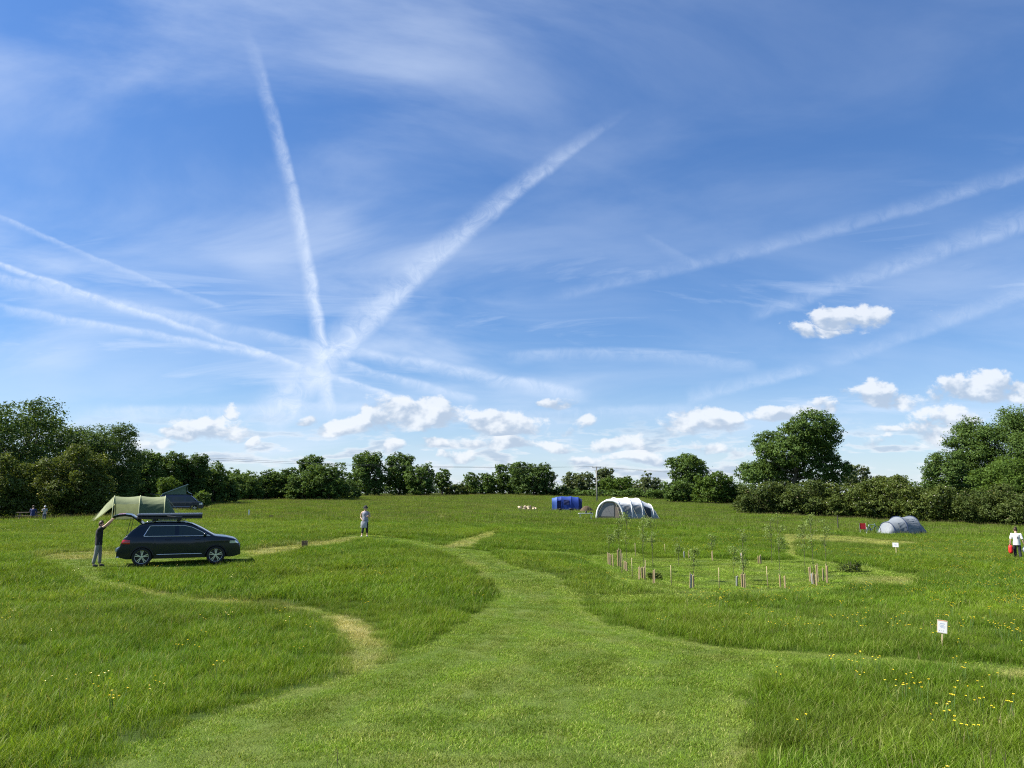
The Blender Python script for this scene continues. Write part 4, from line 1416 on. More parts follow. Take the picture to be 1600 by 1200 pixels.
def build_van():
    L = 4.9
    zt = plin([(0, 1.05), (.02, 1.55), (.08, 1.83), (.22, 1.945), (.6, 1.97), (3.0, 1.965), (3.3, 1.92), (3.5, 1.83), (4.15, 1.24), (4.3, 1.14), (4.65, 1.03), (4.80, .93), (4.87, .74), (4.9, .55)])
    xr, xf, ra = 0.95, 3.95, 0.40
    def zb(x):
        z = 0.29
        for c in (xr, xf):
            if abs(x - c) < ra:
                z = max(z, 0.33 + math.sqrt(ra * ra - (x - c) ** 2))
        return min(z, zt(x) - .08)
    def half(x, z):
        fr = abs(x - L / 2) / (L / 2)
        y = 0.945 - 0.12 * fr ** 8 - (max(0, z - 1.10)) * 0.10
        r = 0.09
        k = 1 - (zt(x) - z) / r
        if k > 0:
            y -= r * (1 - math.sqrt(max(0, 1 - min(1, k) ** 2)))
        return max(y, 0.05)
    xs = sorted(set([round(v, 3) for v in list(np.linspace(0, L, 50)) + [c + ra * math.cos(q) for c in (xr, xf) for q in np.linspace(0, math.pi, 11)] + [.02, .08, 4.8, 4.87]]))
    base = stand(283, 92)
    root = empty('camper_van', base, R(22))
    piv = Vector((L / 2, 0, 0))
    def sh(o):
        o.location = Vector(o.location) - piv
        return o
    body = shell(xs, zt, zb, half, 0.03).build('body', VANBLUE, root)
    weld(body)
    sh(body)
    for side in (-1, 1):
        for a, c in ((0.35, 1.45), (1.62, 2.72), (2.90, 3.98)):
            b = MB()
            patch(b, np.linspace(a, c, 9), lambda x: 1.17, lambda x: max(1.18, min(1.70, zt(x) - .13)), half, 0.006, side)
            sh(b.build('side_window', GLASS, root, smooth=True))
        b = MB()
        patch(b, np.linspace(4.42, 4.78, 6), lambda x: 0.74, lambda x: min(0.92, zt(x) - .04), half, 0.01, side, 3)
        sh(b.build('headlight', MATS['clear_lens'], root, smooth=True))
        b = MB()
        b.tube([Vector((x, side * (half(x, 0.52) + .008), 0.52)) for x in np.linspace(1.5, 3.4, 6)], 0.018, 5)
        sh(b.build('chrome_trim', CHROME, root))
        b = MB()
        b.box((3.98, side * (half(3.9, 1.15) + .10), 1.26), (0.10, 0.20, 0.16))
        sh(b.build('side_mirror', BLACKPL, root))
        for x in (xr, xf):
            wheel(root, x - L / 2, side * 0.82, 0.345, side, TYRE, ALLOY, BLACKPL)
    b = MB()
    b.grid([[Vector((x, half(x, zt(x)) * k * .93, zt(x) + .03 * (1 - (k * .93) ** 2) + .008)) for k in np.linspace(-1, 1, 7)] for x in np.linspace(3.52, 4.12, 6)])
    sh(b.build('windscreen', mat('screen_cover', (0.45, 0.48, 0.52), 0.4, 0.3), root, smooth=True))
    # raised roof: rigid panel hinged at the back, canvas walls
    b = MB()
    M = Matrix.Rotation(-math.atan2(1.14, 2.75), 3, 'Y')
    b.box((1.66, 0, 2.63), (2.98, 1.50, 0.09), M)
    sh(b.build('raised_roof', mat('roof_panel', (0.33, 0.38, 0.36), 0.4), root))
    canvas = mat('roof_canvas', (0.16, 0.22, 0.14), 0.85, var=0.15, trans=0.25)
    b = MB()
    for side in (-1, 1):
        rows = []
        for q in np.linspace(0, 1, 8):
            x = 0.36 + 2.55 * q
            top = 2.06 + (3.10 - 2.06) * q
            rows.append([Vector((x - 0.05 * math.sin(math.pi * s) * q, side * (0.70 - 0.10 * math.sin(math.pi * s) * q), 1.99 + (top - 1.99) * s)) for s in np.linspace(0, 1, 6)])
        b.grid(rows)
    rows = []
    for s in np.linspace(0, 1, 6):
        rows.append([Vector((2.91 + 0.22 * (1 - s), y, 1.99 + 1.11 * s)) for y in (-.70, 0, .70)])
    b.grid(rows)
    sh(b.build('roof_canvas', canvas, root, smooth=True))
    b = MB()
    b.add([(2.95, -.66, 2.40), (3.55, -.66, 2.03), (3.55, .66, 2.03), (2.95, .66, 2.40), (2.95, -.66, 2.36), (3.55, -.66, 1.99), (3.55, .66, 1.99), (2.95, .66, 2.36)],
          [(0, 1, 2, 3), (7, 6, 5, 4), (0, 4, 5, 1), (2, 6, 7, 3), (1, 5, 6, 2), (0, 3, 7, 4)])
    sh(b.build('cab_cover', mat('cab_cover', (0.50, 0.53, 0.56), 0.5, 0.1), root))
    # raised tailgate
    b = MB()
    b.box((-0.52, 0, 1.99), (1.15, 1.45, 0.07), Matrix.Rotation(R(7), 3, 'Y'))
    sh(b.build('tailgate', VANBLUE, root))
    b = MB()
    b.tube([Vector((0.045, -0.90, 0.8)), Vector((0.06, -0.895, 1.5)), Vector((0.13, -0.84, 1.80)), Vector((0.22, -0.80, 1.93))], 0.035, 6)
    sh(b.build('rear_pillar_highlight', mat('highlight_white', (0.62, 0.63, 0.62), 0.4), root, smooth=True))  # pale tube painting in the highlight along the rear pillar
    tag(root, 'dark blue camper van with raised pop-up roof in front of the left wood', 'van')

build_car()
build_van()

# ------------------------------------------------------------------ tents
def arch(s, W, Hh, a, p=0.86):
    """a point of a hoop: s along the ridge, a from 0 (near side, -y) to pi (far side)"""
    c, n = math.cos(a), math.sin(a)
    return Vector((s, -W / 2 * math.copysign(abs(c) ** p, c), Hh * abs(n) ** p))

def hoop_at(hoops, s):
    xs = [h[0] for h in hoops]
    return float(np.interp(s, xs, [h[1] for h in hoops])), float(np.interp(s, xs, [h[2] for h in hoops]))

def skin(hoops, s0, s1, a0, a1, sag=0.05, ns=9, na=22, out=0.0, p=0.86, wrinkle=0.012):
    """cloth between two hoops, slack in the middle and a little creased"""
    b = MB()
    P = []
    for i in range(ns):
        t = i / (ns - 1)
        s = s0 + (s1 - s0) * t
        W, Hh = hoop_at(hoops, s)
        row = []
        for j in range(na):
            a = a0 + (a1 - a0) * j / (na - 1)
            k = 1 - sag * math.sin(math.pi * t) * (0.5 + 0.5 * math.sin(a))
            q = arch(s, W * k + 2 * out, Hh * k + out, a, p)
            cr = wrinkle * math.sin(9 * a + 5 * t + s * 3) * math.sin(math.pi * t) + wrinkle * 0.7 * math.sin(23 * a - 7 * s)
            q.y += cr * (1 if a > math.pi / 2 else -1)
            q.z += cr * 0.6 * math.sin(a)
            row.append(q)
        P.append(row)
    b.grid(P)
    return b

def hoop_tube(hoops, s, r, n=26, out=0.02, a0=0.0, a1=math.pi, p=0.86):
    W, Hh = hoop_at(hoops, s)
    b = MB()
    b.tube([arch(s, W + 2 * out, Hh + out, a0 + (a1 - a0) * k / (n - 1), p) for k in range(n)], r, 7)
    return b

def end_panel(hoops, s, a0, a1, z0=0.0, shrink=1.0, ds=0.0, p=0.86):
    """flat wall that fills a hoop between two angles, from the arch down to z0"""
    W, Hh = hoop_at(hoops, s)
    b = MB()
    top = [arch(s + ds, W * shrink, Hh * shrink, a0 + (a1 - a0) * k / 13, p) for k in range(14)]
    b.grid([[Vector((q.x, q.y, z0 + (q.z - z0) * t)) for t in (1, .66, .33, 0)] for q in top])
    return b

def guy(t, p, q):
    b = MB()
    b.tube([Vector(p), Vector(q)], 0.007, 4)
    b.build('guy_rope', mat('guy_rope', (0.4, 0.4, 0.25), 0.8), t)

def build_olive_tent():
    base = stand(218, 60)
    t = empty('tunnel_tent', base, R(24))
    hp = [(-1.82, 2.6, 2.0), (0, 2.6, 2.02), (1.80, 2.5, 1.98), (2.55, 2.1, 0.75), (2.75, 1.9, 0.02)]
    light = mat('olive_cloth', (0.30, 0.34, 0.18), 0.7, var=0.10, scale=3, bump=0.2, trans=0.35)
    deep = mat('dark_green_cloth', (0.085, 0.125, 0.065), 0.75, var=0.15, scale=3, bump=0.2, trans=0.22)
    pole = mat('pale_pole_sleeve', (0.46, 0.48, 0.26), 0.6)
    lo = R(42)
    skin(hp, -1.82, 0, lo, math.pi, 0.05).build('porch_roof', light, t, True)
    skin(hp, 0, 1.80, lo, math.pi - lo, 0.05).build('roof', light, t, True)
    skin(hp, 0, 1.80, 0, lo, 0.05).build('side_wall', deep, t, True)
    skin(hp, 0, 1.80, math.pi - lo, math.pi, 0.05).build('side_wall', deep, t, True)
    skin(hp, 1.80, 2.75, 0, math.pi, 0.0).build('rear_wall', deep, t, True)
    end_panel(hp, 0.06, R(8), R(172)).build('inner_wall', deep, t)
    end_panel(hp, 0.03, R(10), R(40), ds=-0.02).build('door_flap', mat('dark_flap_cloth', (0.05, 0.07, 0.04), 0.8), t)  # flap in a darker green than the inner wall
    for s in (-1.82, 0, 1.80):
        hoop_tube(hp, s, 0.030).build('pole_sleeve', pole, t, True)
    # awning cloth pegged out in front of the porch
    b = MB()
    for side, wy in ((-1, 1.15), (1, 1.2)):
        top = [arch(-1.82, 2.6, 2.0, R(90) - side * -1 * R(k)) for k in (0, 18, 36, 52)]
        rows = []
        for i in range(8):
            q = i / 7
            rows.append([Vector((-1.82 - 1.35 * q - 0.1 * math.sin(3.1 * q + k), c.y * (1 - 0.15 * q) + 0.05 * math.sin(6 * q + 2 * k), c.z * (1 - q) + (0.10 + 0.02 * k) * q + 0.05 * math.sin(5 * q + k * 2) * math.sin(math.pi * q)))
                         for k, c in enumerate(top)])
        b.grid(rows)
    b.build('awning_flap', light, t, True)
    for y in (-1.1, 0, 1.1):
        guy(t, (-1.85, y * 0.4, 1.95), (-3.35, y, 0.02))
    guy(t, (1.82, -0.4, 1.93), (3.5, -0.6, 0.02))
    guy(t, (1.82, 0.4, 1.93), (3.5, 0.6, 0.02))
    tag(t, 'olive green tunnel tent with open porch behind the navy car', 'tent')

def build_blue_tent():
    base = stand(886, 104)
    t = empty('frame_tent', base, R(-4))
    hp = [(-2.05, 2.4, 1.72), (-1.35, 2.6, 1.90), (-0.75, 2.7, 1.98), (0.55, 2.7, 1.98), (1.55, 2.6, 1.86), (2.05, 2.3, 1.60)]
    p = 0.44
    blue = mat('blue_cloth', (0.018, 0.055, 0.30), 0.6, var=0.12, scale=3, bump=0.2, trans=0.2)
    lightb = mat('light_blue_cloth', (0.07, 0.15, 0.46), 0.6, var=0.1, scale=3, trans=0.2)
    darkb = mat('dark_blue_cloth', (0.010, 0.018, 0.09), 0.7)
    skin(hp, -2.05, -1.35, 0, math.pi, 0.02, p=p).build('porch', lightb, t, True)
    skin(hp, -1.35, -0.75, R(30), math.pi, 0.02, p=p).build('porch_roof', blue, t, True)
    skin(hp, -1.30, -0.80, 0, R(30), 0.0, out=-0.15, p=p).build('doorway', darkb, t, True)  # dark inset sheet standing in for the shade of the opening
    skin(hp, -0.75, 0.55, 0, math.pi, 0.03, p=p).build('main_room', blue, t, True)
    skin(hp, 0.55, 1.55, 0, math.pi, 0.03, p=p).build('bedroom', blue, t, True)
    skin(hp, 1.55, 2.05, 0, math.pi, 0.02, p=p).build('end_room', darkb, t, True)  # right end in a darker blue than the other rooms
    end_panel(hp, -2.03, 0, math.pi, p=p).build('front_wall', blue, t)
    end_panel(hp, 2.03, 0, math.pi, p=p).build('rear_wall', darkb, t)
    for s in (-1.35, -0.75, 0.55, 1.55):
        hoop_tube(hp, s, 0.022, out=0.008, p=p).build('pole_sleeve', blue, t, True)
    b = MB()
    skinb = skin(hp, -0.45, 0.30, R(8), R(30), 0.0, out=0.025, p=p)
    skinb.build('window_panel', darkb, t, True)
    tag(t, 'bright blue boxy tent far out in the field', 'tent')
    for px, w, nm in ((875.5, 0.36, 'left'), (892.5, 0.50, 'right')):
        c = stand(px, 94)
        o = empty('fire_bowl', c)
        b = MB()
        b.lathe([(w * 0.30, 0.42), (w * 0.46, 0.47), (w * 0.55, 0.60), (w * 0.50, 0.60), (w * 0.40, 0.50), (0.01, 0.46)], (0, 0, 0), 16, 'z')
        b.build('bowl', BLACKPL, o, True)
        for k in range(3):
            b = MB()
            b.tube([(math.cos(k * 2.1) * w * .3, math.sin(k * 2.1) * w * .3, 0.45), (math.cos(k * 2.1) * w * .45, math.sin(k * 2.1) * w * .45, -0.03)], 0.02, 6)
            b.build('leg', BLACKPL, o)
        tag(o, 'small black fire bowl in the grass before the blue tent, %s one' % nm, 'fire bowl', 'fire bowls before the blue tent')
    # earth heap beside it
    c = stand(916, 100)
    b = MB()
    rows = []
    for i in range(9):
        q = i / 8
        rows.append([Vector((math.cos(a) * 1.0 * q * (1 + .15 * math.sin(3 * a + 1)), math.sin(a) * 0.8 * q * (1 + .2 * math.sin(2 * a)), 0.85 * (1 - q * q) + 0.07 * math.sin(7 * a + 9 * q) * q * (1 - q) * 4 - .05)) for a in np.linspace(0, 6.283, 25)[:-1]])
    b.grid(rows, closed=True)
    o = b.build('earth_heap', mat('brown_earth', (0.085, 0.060, 0.035), 0.95, var=0.4, scale=9, bump=0.8), None, True)
    o.location = c
    tag(o, 'low brown heap in the grass right of the blue tent', 'heap')

def build_white_tent():
    base = stand(972, 80)
    t = empty('inflatable_tent', base, R(14))
    hp = [(-0.9, 3.2, 2.16), (0.45, 3.3, 2.18), (1.65, 3.2, 2.12), (2.95, 2.9, 1.52), (3.5, 2.6, 0.75), (3.75, 2.4, 0.02)]
    white = mat('white_tent_roof', (0.74, 0.74, 0.74), 0.65, var=0.05, scale=3, bump=0.15, trans=0.15)
    grey = mat('grey_blue_wall', (0.30, 0.33, 0.36), 0.65, var=0.10, scale=3, bump=0.15, trans=0.1)
    beam = mat('white_beam', (0.74, 0.74, 0.73), 0.6, var=0.04)
    dark = mat('dark_doorway', (0.03, 0.035, 0.045), 0.7)
    mesh_ = mat('grey_mesh', (0.24, 0.24, 0.24), 0.8, var=0.15, trans=0.2)
    brown = mat('taupe_cloth', (0.24, 0.195, 0.155), 0.8, var=0.12, trans=0.15)
    lo = R(38)
    q_ = 0.74
    for s0, s1 in ((-0.9, 0.45), (0.45, 1.65), (1.65, 2.95)):
        skin(hp, s0, s1, lo, math.pi - lo, 0.02, p=q_).build('roof', white, t, True)
        for a0, a1 in ((0, lo), (math.pi - lo, math.pi)):
            skin(hp, s0, s1, a0, a1, 0.03, p=q_).build('side_wall', grey, t, True)
    skin(hp, 2.95, 3.75, lo, math.pi - lo, 0.0, p=q_).build('rear_roof', white, t, True)
    for a0, a1 in ((0, lo), (math.pi - lo, math.pi)):
        skin(hp, 2.95, 3.75, a0, a1, 0.0, p=q_).build('rear_wall', grey, t, True)
    skin(hp, -0.35, 0.25, R(10), R(32), 0.0, out=0.015, p=q_).build('window', mesh_, t, True)
    skin(hp, 0.70, 1.45, R(10), R(32), 0.0, out=0.015, p=q_).build('window', mesh_, t, True)
    skin(hp, 1.95, 2.65, R(1), R(34), 0.0, out=0.02, p=q_).build('doorway', dark, t, True)  # dark sheet over the wall, painted as the shade inside the doorway
    end_panel(hp, -0.88, 0, math.pi, p=q_).build('end_wall', grey, t)
    for s in (-0.9, 0.45, 1.65, 2.95):
        hoop_tube(hp, s, 0.045, out=0.012, p=q_).build('air_beam', beam, t, True)
    # porch that opens towards the field, set across the end of the main room
    M = Matrix.Translation((-1.35, -0.35, 0)) @ Matrix.Rotation(R(62), 4, 'Z')
    pp = [(-1.45, 2.7, 1.86), (0.0, 2.75, 2.02), (1.2, 2.6, 1.95)]
    def put(b, name, m_):
        b.v = [tuple(M @ Vector(v_)) for v_ in b.v]
        return b.build(name, m_, t, True)
    put(skin(pp, -1.45, 0.0, R(26), math.pi - R(26), 0.02), 'porch_roof', white)
    put(skin(pp, 0.0, 1.2, 0, math.pi, 0.02), 'porch_roof', white)
    for a0, a1 in ((0, R(26)), (math.pi - R(26), math.pi)):
        put(skin(pp, -1.45, 0.0, a0, a1, 0.03), 'porch_wall', grey)
    put(end_panel(pp, -1.40, 0, math.pi), 'porch_front', brown)
    put(end_panel(pp, -1.40, R(72), R(160), z0=0.30, shrink=0.90, ds=-0.03), 'porch_mesh', mesh_)
    put(end_panel(pp, -1.40, R(24), R(44), z0=0.04, shrink=0.92, ds=-0.03), 'porch_door', dark)
    put(hoop_tube(pp, -1.45, 0.095, out=0.03), 'air_beam', beam)
    put(hoop_tube(pp, 0.0, 0.06, out=0.012), 'air_beam', beam)
    for s, sy in ((0.45, -1), (1.65, -1), (2.95, -1), (1.65, 1)):
        W, Hh = hoop_at(hp, s)
        p = arch(s, W, Hh, R(45) if sy < 0 else R(135), q_)
        guy(t, p, (s + 0.2, sy * (W / 2 + 1.1), 0.02))
    guy(t, M @ Vector((-1.45, -0.6, 1.75)), M @ Vector((-2.9, -1.3, 0.02)))
    guy(t, M @ Vector((-1.45, 0.6, 1.75)), M @ Vector((-2.9, 1.3, 0.02)))
    tag(t, 'large white and grey inflatable tent with mesh porch in mid field', 'tent')
    # low camp table with pots at its porch
    c = stand(915, 77)
    tb = empty('camp_table', c, R(6))
    b = MB()
    b.box((0, 0, 0.60), (1.45, 0.70, 0.04))
    b.build('table_top', mat('pale_table', (0.55, 0.57, 0.55), 0.5), tb)
    for x in (-.65, .65):
        for y in (-.28, .28):
            b = MB()
            b.tube([(x * 0.8, y, -0.03), (x, y, 0.58)], 0.018, 6)
            b.build('leg', ALLOY, tb)
    tag(tb, 'low pale camp table left of the white tent porch', 'table')
    for dx, r, hh, nm in ((0.05, 0.09, 0.22, 'tall dark kettle standing on the pale camp table'), (0.52, 0.14, 0.12, 'wide dark cooking pot at the right end of the camp table')):
        b = MB()
        b.lathe([(r * .9, 0), (r, hh * .3), (r * .95, hh * .9), (r * .3, hh), (0.03, hh * 1.05), (0.03, hh * 1.2), (0.002, hh * 1.22)], (0, 0, 0), 14, 'z')
        o = b.build('cooking_pot', BLACKPL, None, True)
        o.location = c + Vector((dx, 0.02, 0.622))
        tag(o, nm, 'pot')

def build_grey_tent():
    base = stand(1405, 68)
    t = empty('tunnel_tent', base, R(14))
    hp = [(-2.35, 1.5, 0.04), (-1.75, 1.9, 1.22), (-0.35, 2.5, 1.78), (1.35, 2.5, 1.80), (2.25, 2.2, 0.62), (2.4, 2.0, 0.02)]
    cloth = mat('grey_blue_cloth', (0.225, 0.25, 0.275), 0.6, var=0.10, scale=3, bump=0.25, trans=0.2)
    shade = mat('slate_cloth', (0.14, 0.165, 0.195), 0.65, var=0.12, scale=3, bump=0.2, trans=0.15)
    navy = mat('navy_sleeve', (0.018, 0.034, 0.085), 0.6)
    t.rotation_euler.z = R(20)
    t.scale = (0.90, 0.90, 0.84)
    skin(hp, -2.35, -1.75, 0, math.pi, 0.0, wrinkle=0.02).build('front_wall', cloth, t, True)
    skin(hp, -1.75, -0.35, 0, math.pi, 0.07, wrinkle=0.025).build('porch', cloth, t, True)
    skin(hp, -0.35, 1.35, 0, math.pi, 0.06, wrinkle=0.03).build('bedroom', cloth, t, True)
    skin(hp, 1.35, 2.4, 0, math.pi, 0.0, wrinkle=0.03).build('rear_wall', cloth, t, True)
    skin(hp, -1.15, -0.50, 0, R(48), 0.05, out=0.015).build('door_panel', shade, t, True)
    for s in (-1.75, -0.35, 1.35):
        hoop_tube(hp, s, 0.042).build('pole_sleeve', navy, t, True)
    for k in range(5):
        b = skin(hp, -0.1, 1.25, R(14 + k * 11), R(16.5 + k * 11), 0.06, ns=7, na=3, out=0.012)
        b.build('fold_shade', shade, t, True)  # darker strips painted as the shade in creases of the cloth
    guy(t, (-1.75, -0.3, 1.2), (-3.0, -0.8, 0.02))
    guy(t, (1.35, -0.5, 1.7), (2.9, -1.2, 0.02))
    tag(t, 'small grey blue tunnel tent with navy hoops near the right hedge', 'tent')
    # red camp chair
    c = stand(1347, 66)
    ch = empty('camp_chair', c, R(150))
    red = mat('red_cloth', (0.48, 0.02, 0.035), 0.7, var=0.1)
    b = MB()
    b.grid([[Vector((-.24 + .48 * i, -.22 + .44 * j / 4, .44 - .03 * math.sin(math.pi * j / 4))) for i in (0, 1)] for j in range(5)])
    b.build('seat', red, ch, True)
    b = MB()
    b.grid([[Vector((-.24 + .48 * i, .22 + .16 * j / 4, .44 + .50 * j / 4)) for i in (0, .5, 1)] for j in range(5)])
    b.build('backrest', red, ch, True)
    for x in (-.25, .25):
        for p, q in (((x, -.24, -.03), (x, .25, .60)), ((x, .26, -.03), (x, -.22, .62))):
            b = MB()
            b.tube([p, q], 0.014, 6)
            b.build('leg', mat('white_leg', (0.5, 0.5, 0.5), 0.4), ch)
        b = MB()
        b.tube([(x, -.24, .62), (x, .26, .62)], 0.02, 6)
        b.build('armrest', red, ch)
        b = MB()
        b.tube([(x, .22, .44), (x, .39, .96)], 0.014, 6)
        b.build('back_post', MATS['white_leg'], ch)
    tag(ch, 'red folding camp chair left of the grey blue tent', 'chair')
    # bicycle
    c = stand(1362, 66.5)
    bk = empty('bicycle', c, R(14))
    bk.rotation_euler = (R(-10), 0, R(14))
    fr = mat('pale_frame_paint', (0.42, 0.50, 0.46), 0.3, coat=0.5)
    for x in (-.52, .52):
        b = MB()
        n = 28
        b.tube([Vector((x + .33 * math.cos(2 * math.pi * k / n), 0, .34 + .33 * math.sin(2 * math.pi * k / n))) for k in range(n + 1)], 0.022, 6, cap=False)
        w = b.build('wheel', TYRE, bk, True)
        b = MB()
        for k in range(10):
            a = math.pi * k / 10
            b.tube([Vector((x + .32 * math.cos(a), 0, .34 + .32 * math.sin(a))), Vector((x - .32 * math.cos(a), 0, .34 - .32 * math.sin(a)))], 0.003, 3)
        b.build('spokes', ALLOY, w)
    b = MB()
    for p, q in (((-.52, .34), (-.12, .32)), ((-.12, .32), (-.24, .82)), ((-.24, .82), (-.52, .34)), ((-.24, .78), (.36, .82)), ((-.12, .32), (.36, .74)), ((.34, .90), (.52, .34))):
        b.tube([Vector((p[0], 0, p[1])), Vector((q[0], 0, q[1]))], 0.020, 6)
    b.build('frame', fr, bk)
    b = MB()
    b.tube([(.34, 0, .88), (.33, 0, .99), (.36, -.28, 1.02)], 0.014, 6)
    b.tube([(.33, 0, .99), (.36, .28, 1.02)], 0.014, 6)
    b.build('handlebar', BLACKPL, bk)
    b = MB()
    b.tube([(-.24, 0, .80), (-.25, 0, .93)], 0.014, 6)
    b.grid([[Vector((-.38 + .26 * i / 4, y * (.08 - .05 * i / 4), .95 - .02 * abs(y))) for y in (-1, 0, 1)] for i in range(5)])
    b.build('saddle', BLACKPL, bk)
    b = MB()
    b.lathe([(.09, -.01), (.09, .01)], (-.12, 0, .32), 14)
    b.tube([(-.12, -.06, .32), (-.02, -.06, .18)], 0.01, 5)
    b.tube([(-.12, .06, .32), (-.22, .06, .46)], 0.01, 5)
    b.build('crank', ALLOY, bk)
    tag(bk, 'pale bicycle propped between red chair and grey blue tent', 'bicycle')

build_olive_tent()
build_blue_tent()
build_white_tent()
build_grey_tent()

# ------------------------------------------------------------------ people
def skinned(name, chains, material, parent, root=0, level=1):
    """one continuous surface grown round a graph of joints. chains: list of [(point, radius or (rx, ry)), ...]; shared points are shared joints"""
    pts, rad, idx, edges = [], [], {}, []
    for ch in chains:
        prev = None
        for p, r in ch:
            k = tuple(round(c, 4) for c in p)
            if k not in idx:
                idx[k] = len(pts)
                pts.append(k)
                rad.append(r if isinstance(r, tuple) else (r, r))
            i = idx[k]
            if prev is not None and prev != i and (prev, i) not in edges and (i, prev) not in edges:
                edges.append((prev, i))
            prev = i
    me = bpy.data.meshes.new(name)
    me.from_pydata(pts, edges, [])
    o = bpy.data.objects.new(name, me)
    COL.objects.link(o)
    md = o.modifiers.new('skin', 'SKIN')
    md.use_smooth_shade = True
    for i, sv in enumerate(me.skin_vertices[0].data):
        sv.radius = rad[i]
        sv.use_root = (i == root)
    sb = o.modifiers.new('sub', 'SUBSURF')
    sb.levels = sb.render_levels = level
    dg = bpy.context.evaluated_depsgraph_get()
    dg.update()
    m2 = bpy.data.meshes.new_from_object(o.evaluated_get(dg))
    bpy.data.objects.remove(o)
    return link(name, m2, material, parent, smooth=True)

SKIN = mat('skin', (0.52, 0.33, 0.24), 0.55, var=0.06)
def lerp(a, b, t):
    return tuple(a[i] + (b[i] - a[i]) * t for i in range(3))

def person(J, base, yaw, scale, label, shirt, trousers, shoes, hair, sleeve=0.5, leg=1.0, group=None, hair_style='short', hat=None):
    """J: joints in metres, the figure facing +x, its left towards +y, standing height about 1.72"""
    root = empty('person', base, yaw)
    root.scale = (scale, scale, scale)
    hd = Vector(J['head'])
    face = Vector(J.get('face', (1, 0, -0.1))).normalized()
    pel, chest, neck = J['pelvis'], J['chest'], J['neck']
    waist = lerp(pel, chest, 0.45)
    ch = [[(pel, (.105, .135)), (waist, (.095, .120)), (chest, (.105, .150)), (neck, .055), (lerp(neck, tuple(hd), .55), .055), (tuple(hd), (.078, .094)), (tuple(hd + Vector((0, 0, .085))), (.066, .08))]]
    # a nose and chin
    ch.append([(tuple(hd), (.078, .094)), (tuple(hd + face * .085 + Vector((0, 0, -.035))), .042)])
    fingers = []
    for s in ('l', 'r'):
        sh, el, wr = J['shoulder_' + s], J['elbow_' + s], J['wrist_' + s]
        d = (Vector(wr) - Vector(el)).normalized()
        palm = tuple(Vector(wr) + d * .06)
        ch.append([(chest, (.105, .150)), (sh, .056), (lerp(sh, el, .5), .046), (el, .038), (lerp(el, wr, .4), .037), (wr, .024), (palm, (.036, .020))])
        side = d.cross(Vector((0, 0, 1)) if abs(d.z) < .8 else Vector((1, 0, 0))).normalized()
        bend = side.cross(d).normalized()
        for q, (off, ln) in enumerate(((-.024, .068), (-.008, .078), (.008, .074), (.023, .058))):
            p0 = Vector(palm) + side * off + d * .022
            p1 = p0 + d * ln * .55 + bend * -.006
            p2 = p1 + d * ln * .35 + bend * -.026
            fingers.append([(palm, (.036, .020)), (tuple(p0), .010), (tuple(p1), .009), (tuple(p2), .008)])
        t0 = Vector(palm) - d * .02 + side * -.036
        fingers.append([(palm, (.036, .020)), (tuple(t0), .012), (tuple(t0 + d * .035 + side * -.014 + bend * -.01), .010), (tuple(t0 + d * .058 + side * -.008 + bend * -.022), .009)])
        hp, kn, an, toe = J['hip_' + s], J['knee_' + s], J['ankle_' + s], J['toe_' + s]
        ch.append([(pel, (.105, .135)), (hp, .088), (lerp(hp, kn, .5), .074), (kn, .055), (lerp(kn, an, .35), .054), (an, .036), (lerp(an, toe, .5), .040), (toe, .030)])
    skinned('body', ch + fingers, SKIN, root)
    # face
    up = Vector((0, 0, 1))
    sx = face.cross(up).normalized()
    b = MB()
    for s in (-1, 1):
        b.box(hd + face * .082 + sx * s * .032 + up * .012, (.016, .016, .010))
    b.build('eyes', mat('eye', (0.03, 0.02, 0.02), 0.3), root)
    b = MB()
    b.box(hd + face * .108 + up * -.066, (.012, .034, .008))
    b.build('mouth', mat('lips', (0.38, 0.14, 0.12), 0.5), root)
    for s in (-1, 1):
        b = MB()
        b.box(hd + sx * s * .082 + up * -.005 - face * .01, (.035, .018, .055))
        b.build('ear', SKIN, root, True)
    # hair: a cap over crown and back
    def cap(grow, front, low, m_, name):
        b = MB()
        rows = []
        for i in range(9):
            th = i / 8 * R(low)
            row = []
            for k in range(20):
                a = 2 * math.pi * k / 20
                dirv = face * math.cos(a) + sx * math.sin(a)
                lim = 1.0 - front * max(0, math.cos(a))
                t_ = th * lim
                row.append(hd + up * (.035 + (.115 + grow) * math.cos(t_)) * 1.0 - face * .012 + dirv * ((.092 + grow) * math.sin(t_)) + Vector((random.uniform(-1, 1), random.uniform(-1, 1), random.uniform(-1, 1))) * .004)
            rows.append(row)
        b.grid(rows, closed=True)
        return b.build(name, m_, root, True)
    cap(0.004, 0.52, 128 if hair_style == 'short' else 150, hair, 'hair')
    if hair_style == 'bun':
        b = MB()
        b.lathe([(0.002, .06), (.035, .05), (.05, .02), (.045, -.02), (.002, -.045)], hd - face * .08 + up * .13, 12, 'z')
        b.build('hair_bun', hair, root, True)
    if hat:
        h_ = cap(0.018, 0.18, 84, hat, 'hat')
        b = MB()
        rows = []
        for r_, z_ in ((.10, .055), (.125, .046), (.145, .038)):
            rows.append([hd + (face * math.cos(a) + sx * math.sin(a)) * r_ + up * z_ for a in np.linspace(0, 6.283, 21)[:-1]])
        b.grid(rows, closed=True)
        b.build('brim', hat, h_, True)
    # clothes: the same joints, a little wider
    lat = (Vector(J['shoulder_l']) - Vector(J['shoulder_r'])).normalized()
    b = MB()
    rows = []
    low = Vector((pel[0], pel[1], pel[2] - .11))
    stations = [(low, .172, .130), (Vector(pel), .170, .130), (Vector(waist), .158, .122), (Vector(lerp(waist, chest, .6)), .172, .128), (Vector(chest), .186, .132),
                (Vector(lerp(chest, neck, .45)), .180, .118), (Vector(lerp(chest, neck, .72)), .135, .095), (Vector(lerp(chest, neck, .90)), .078, .072)]
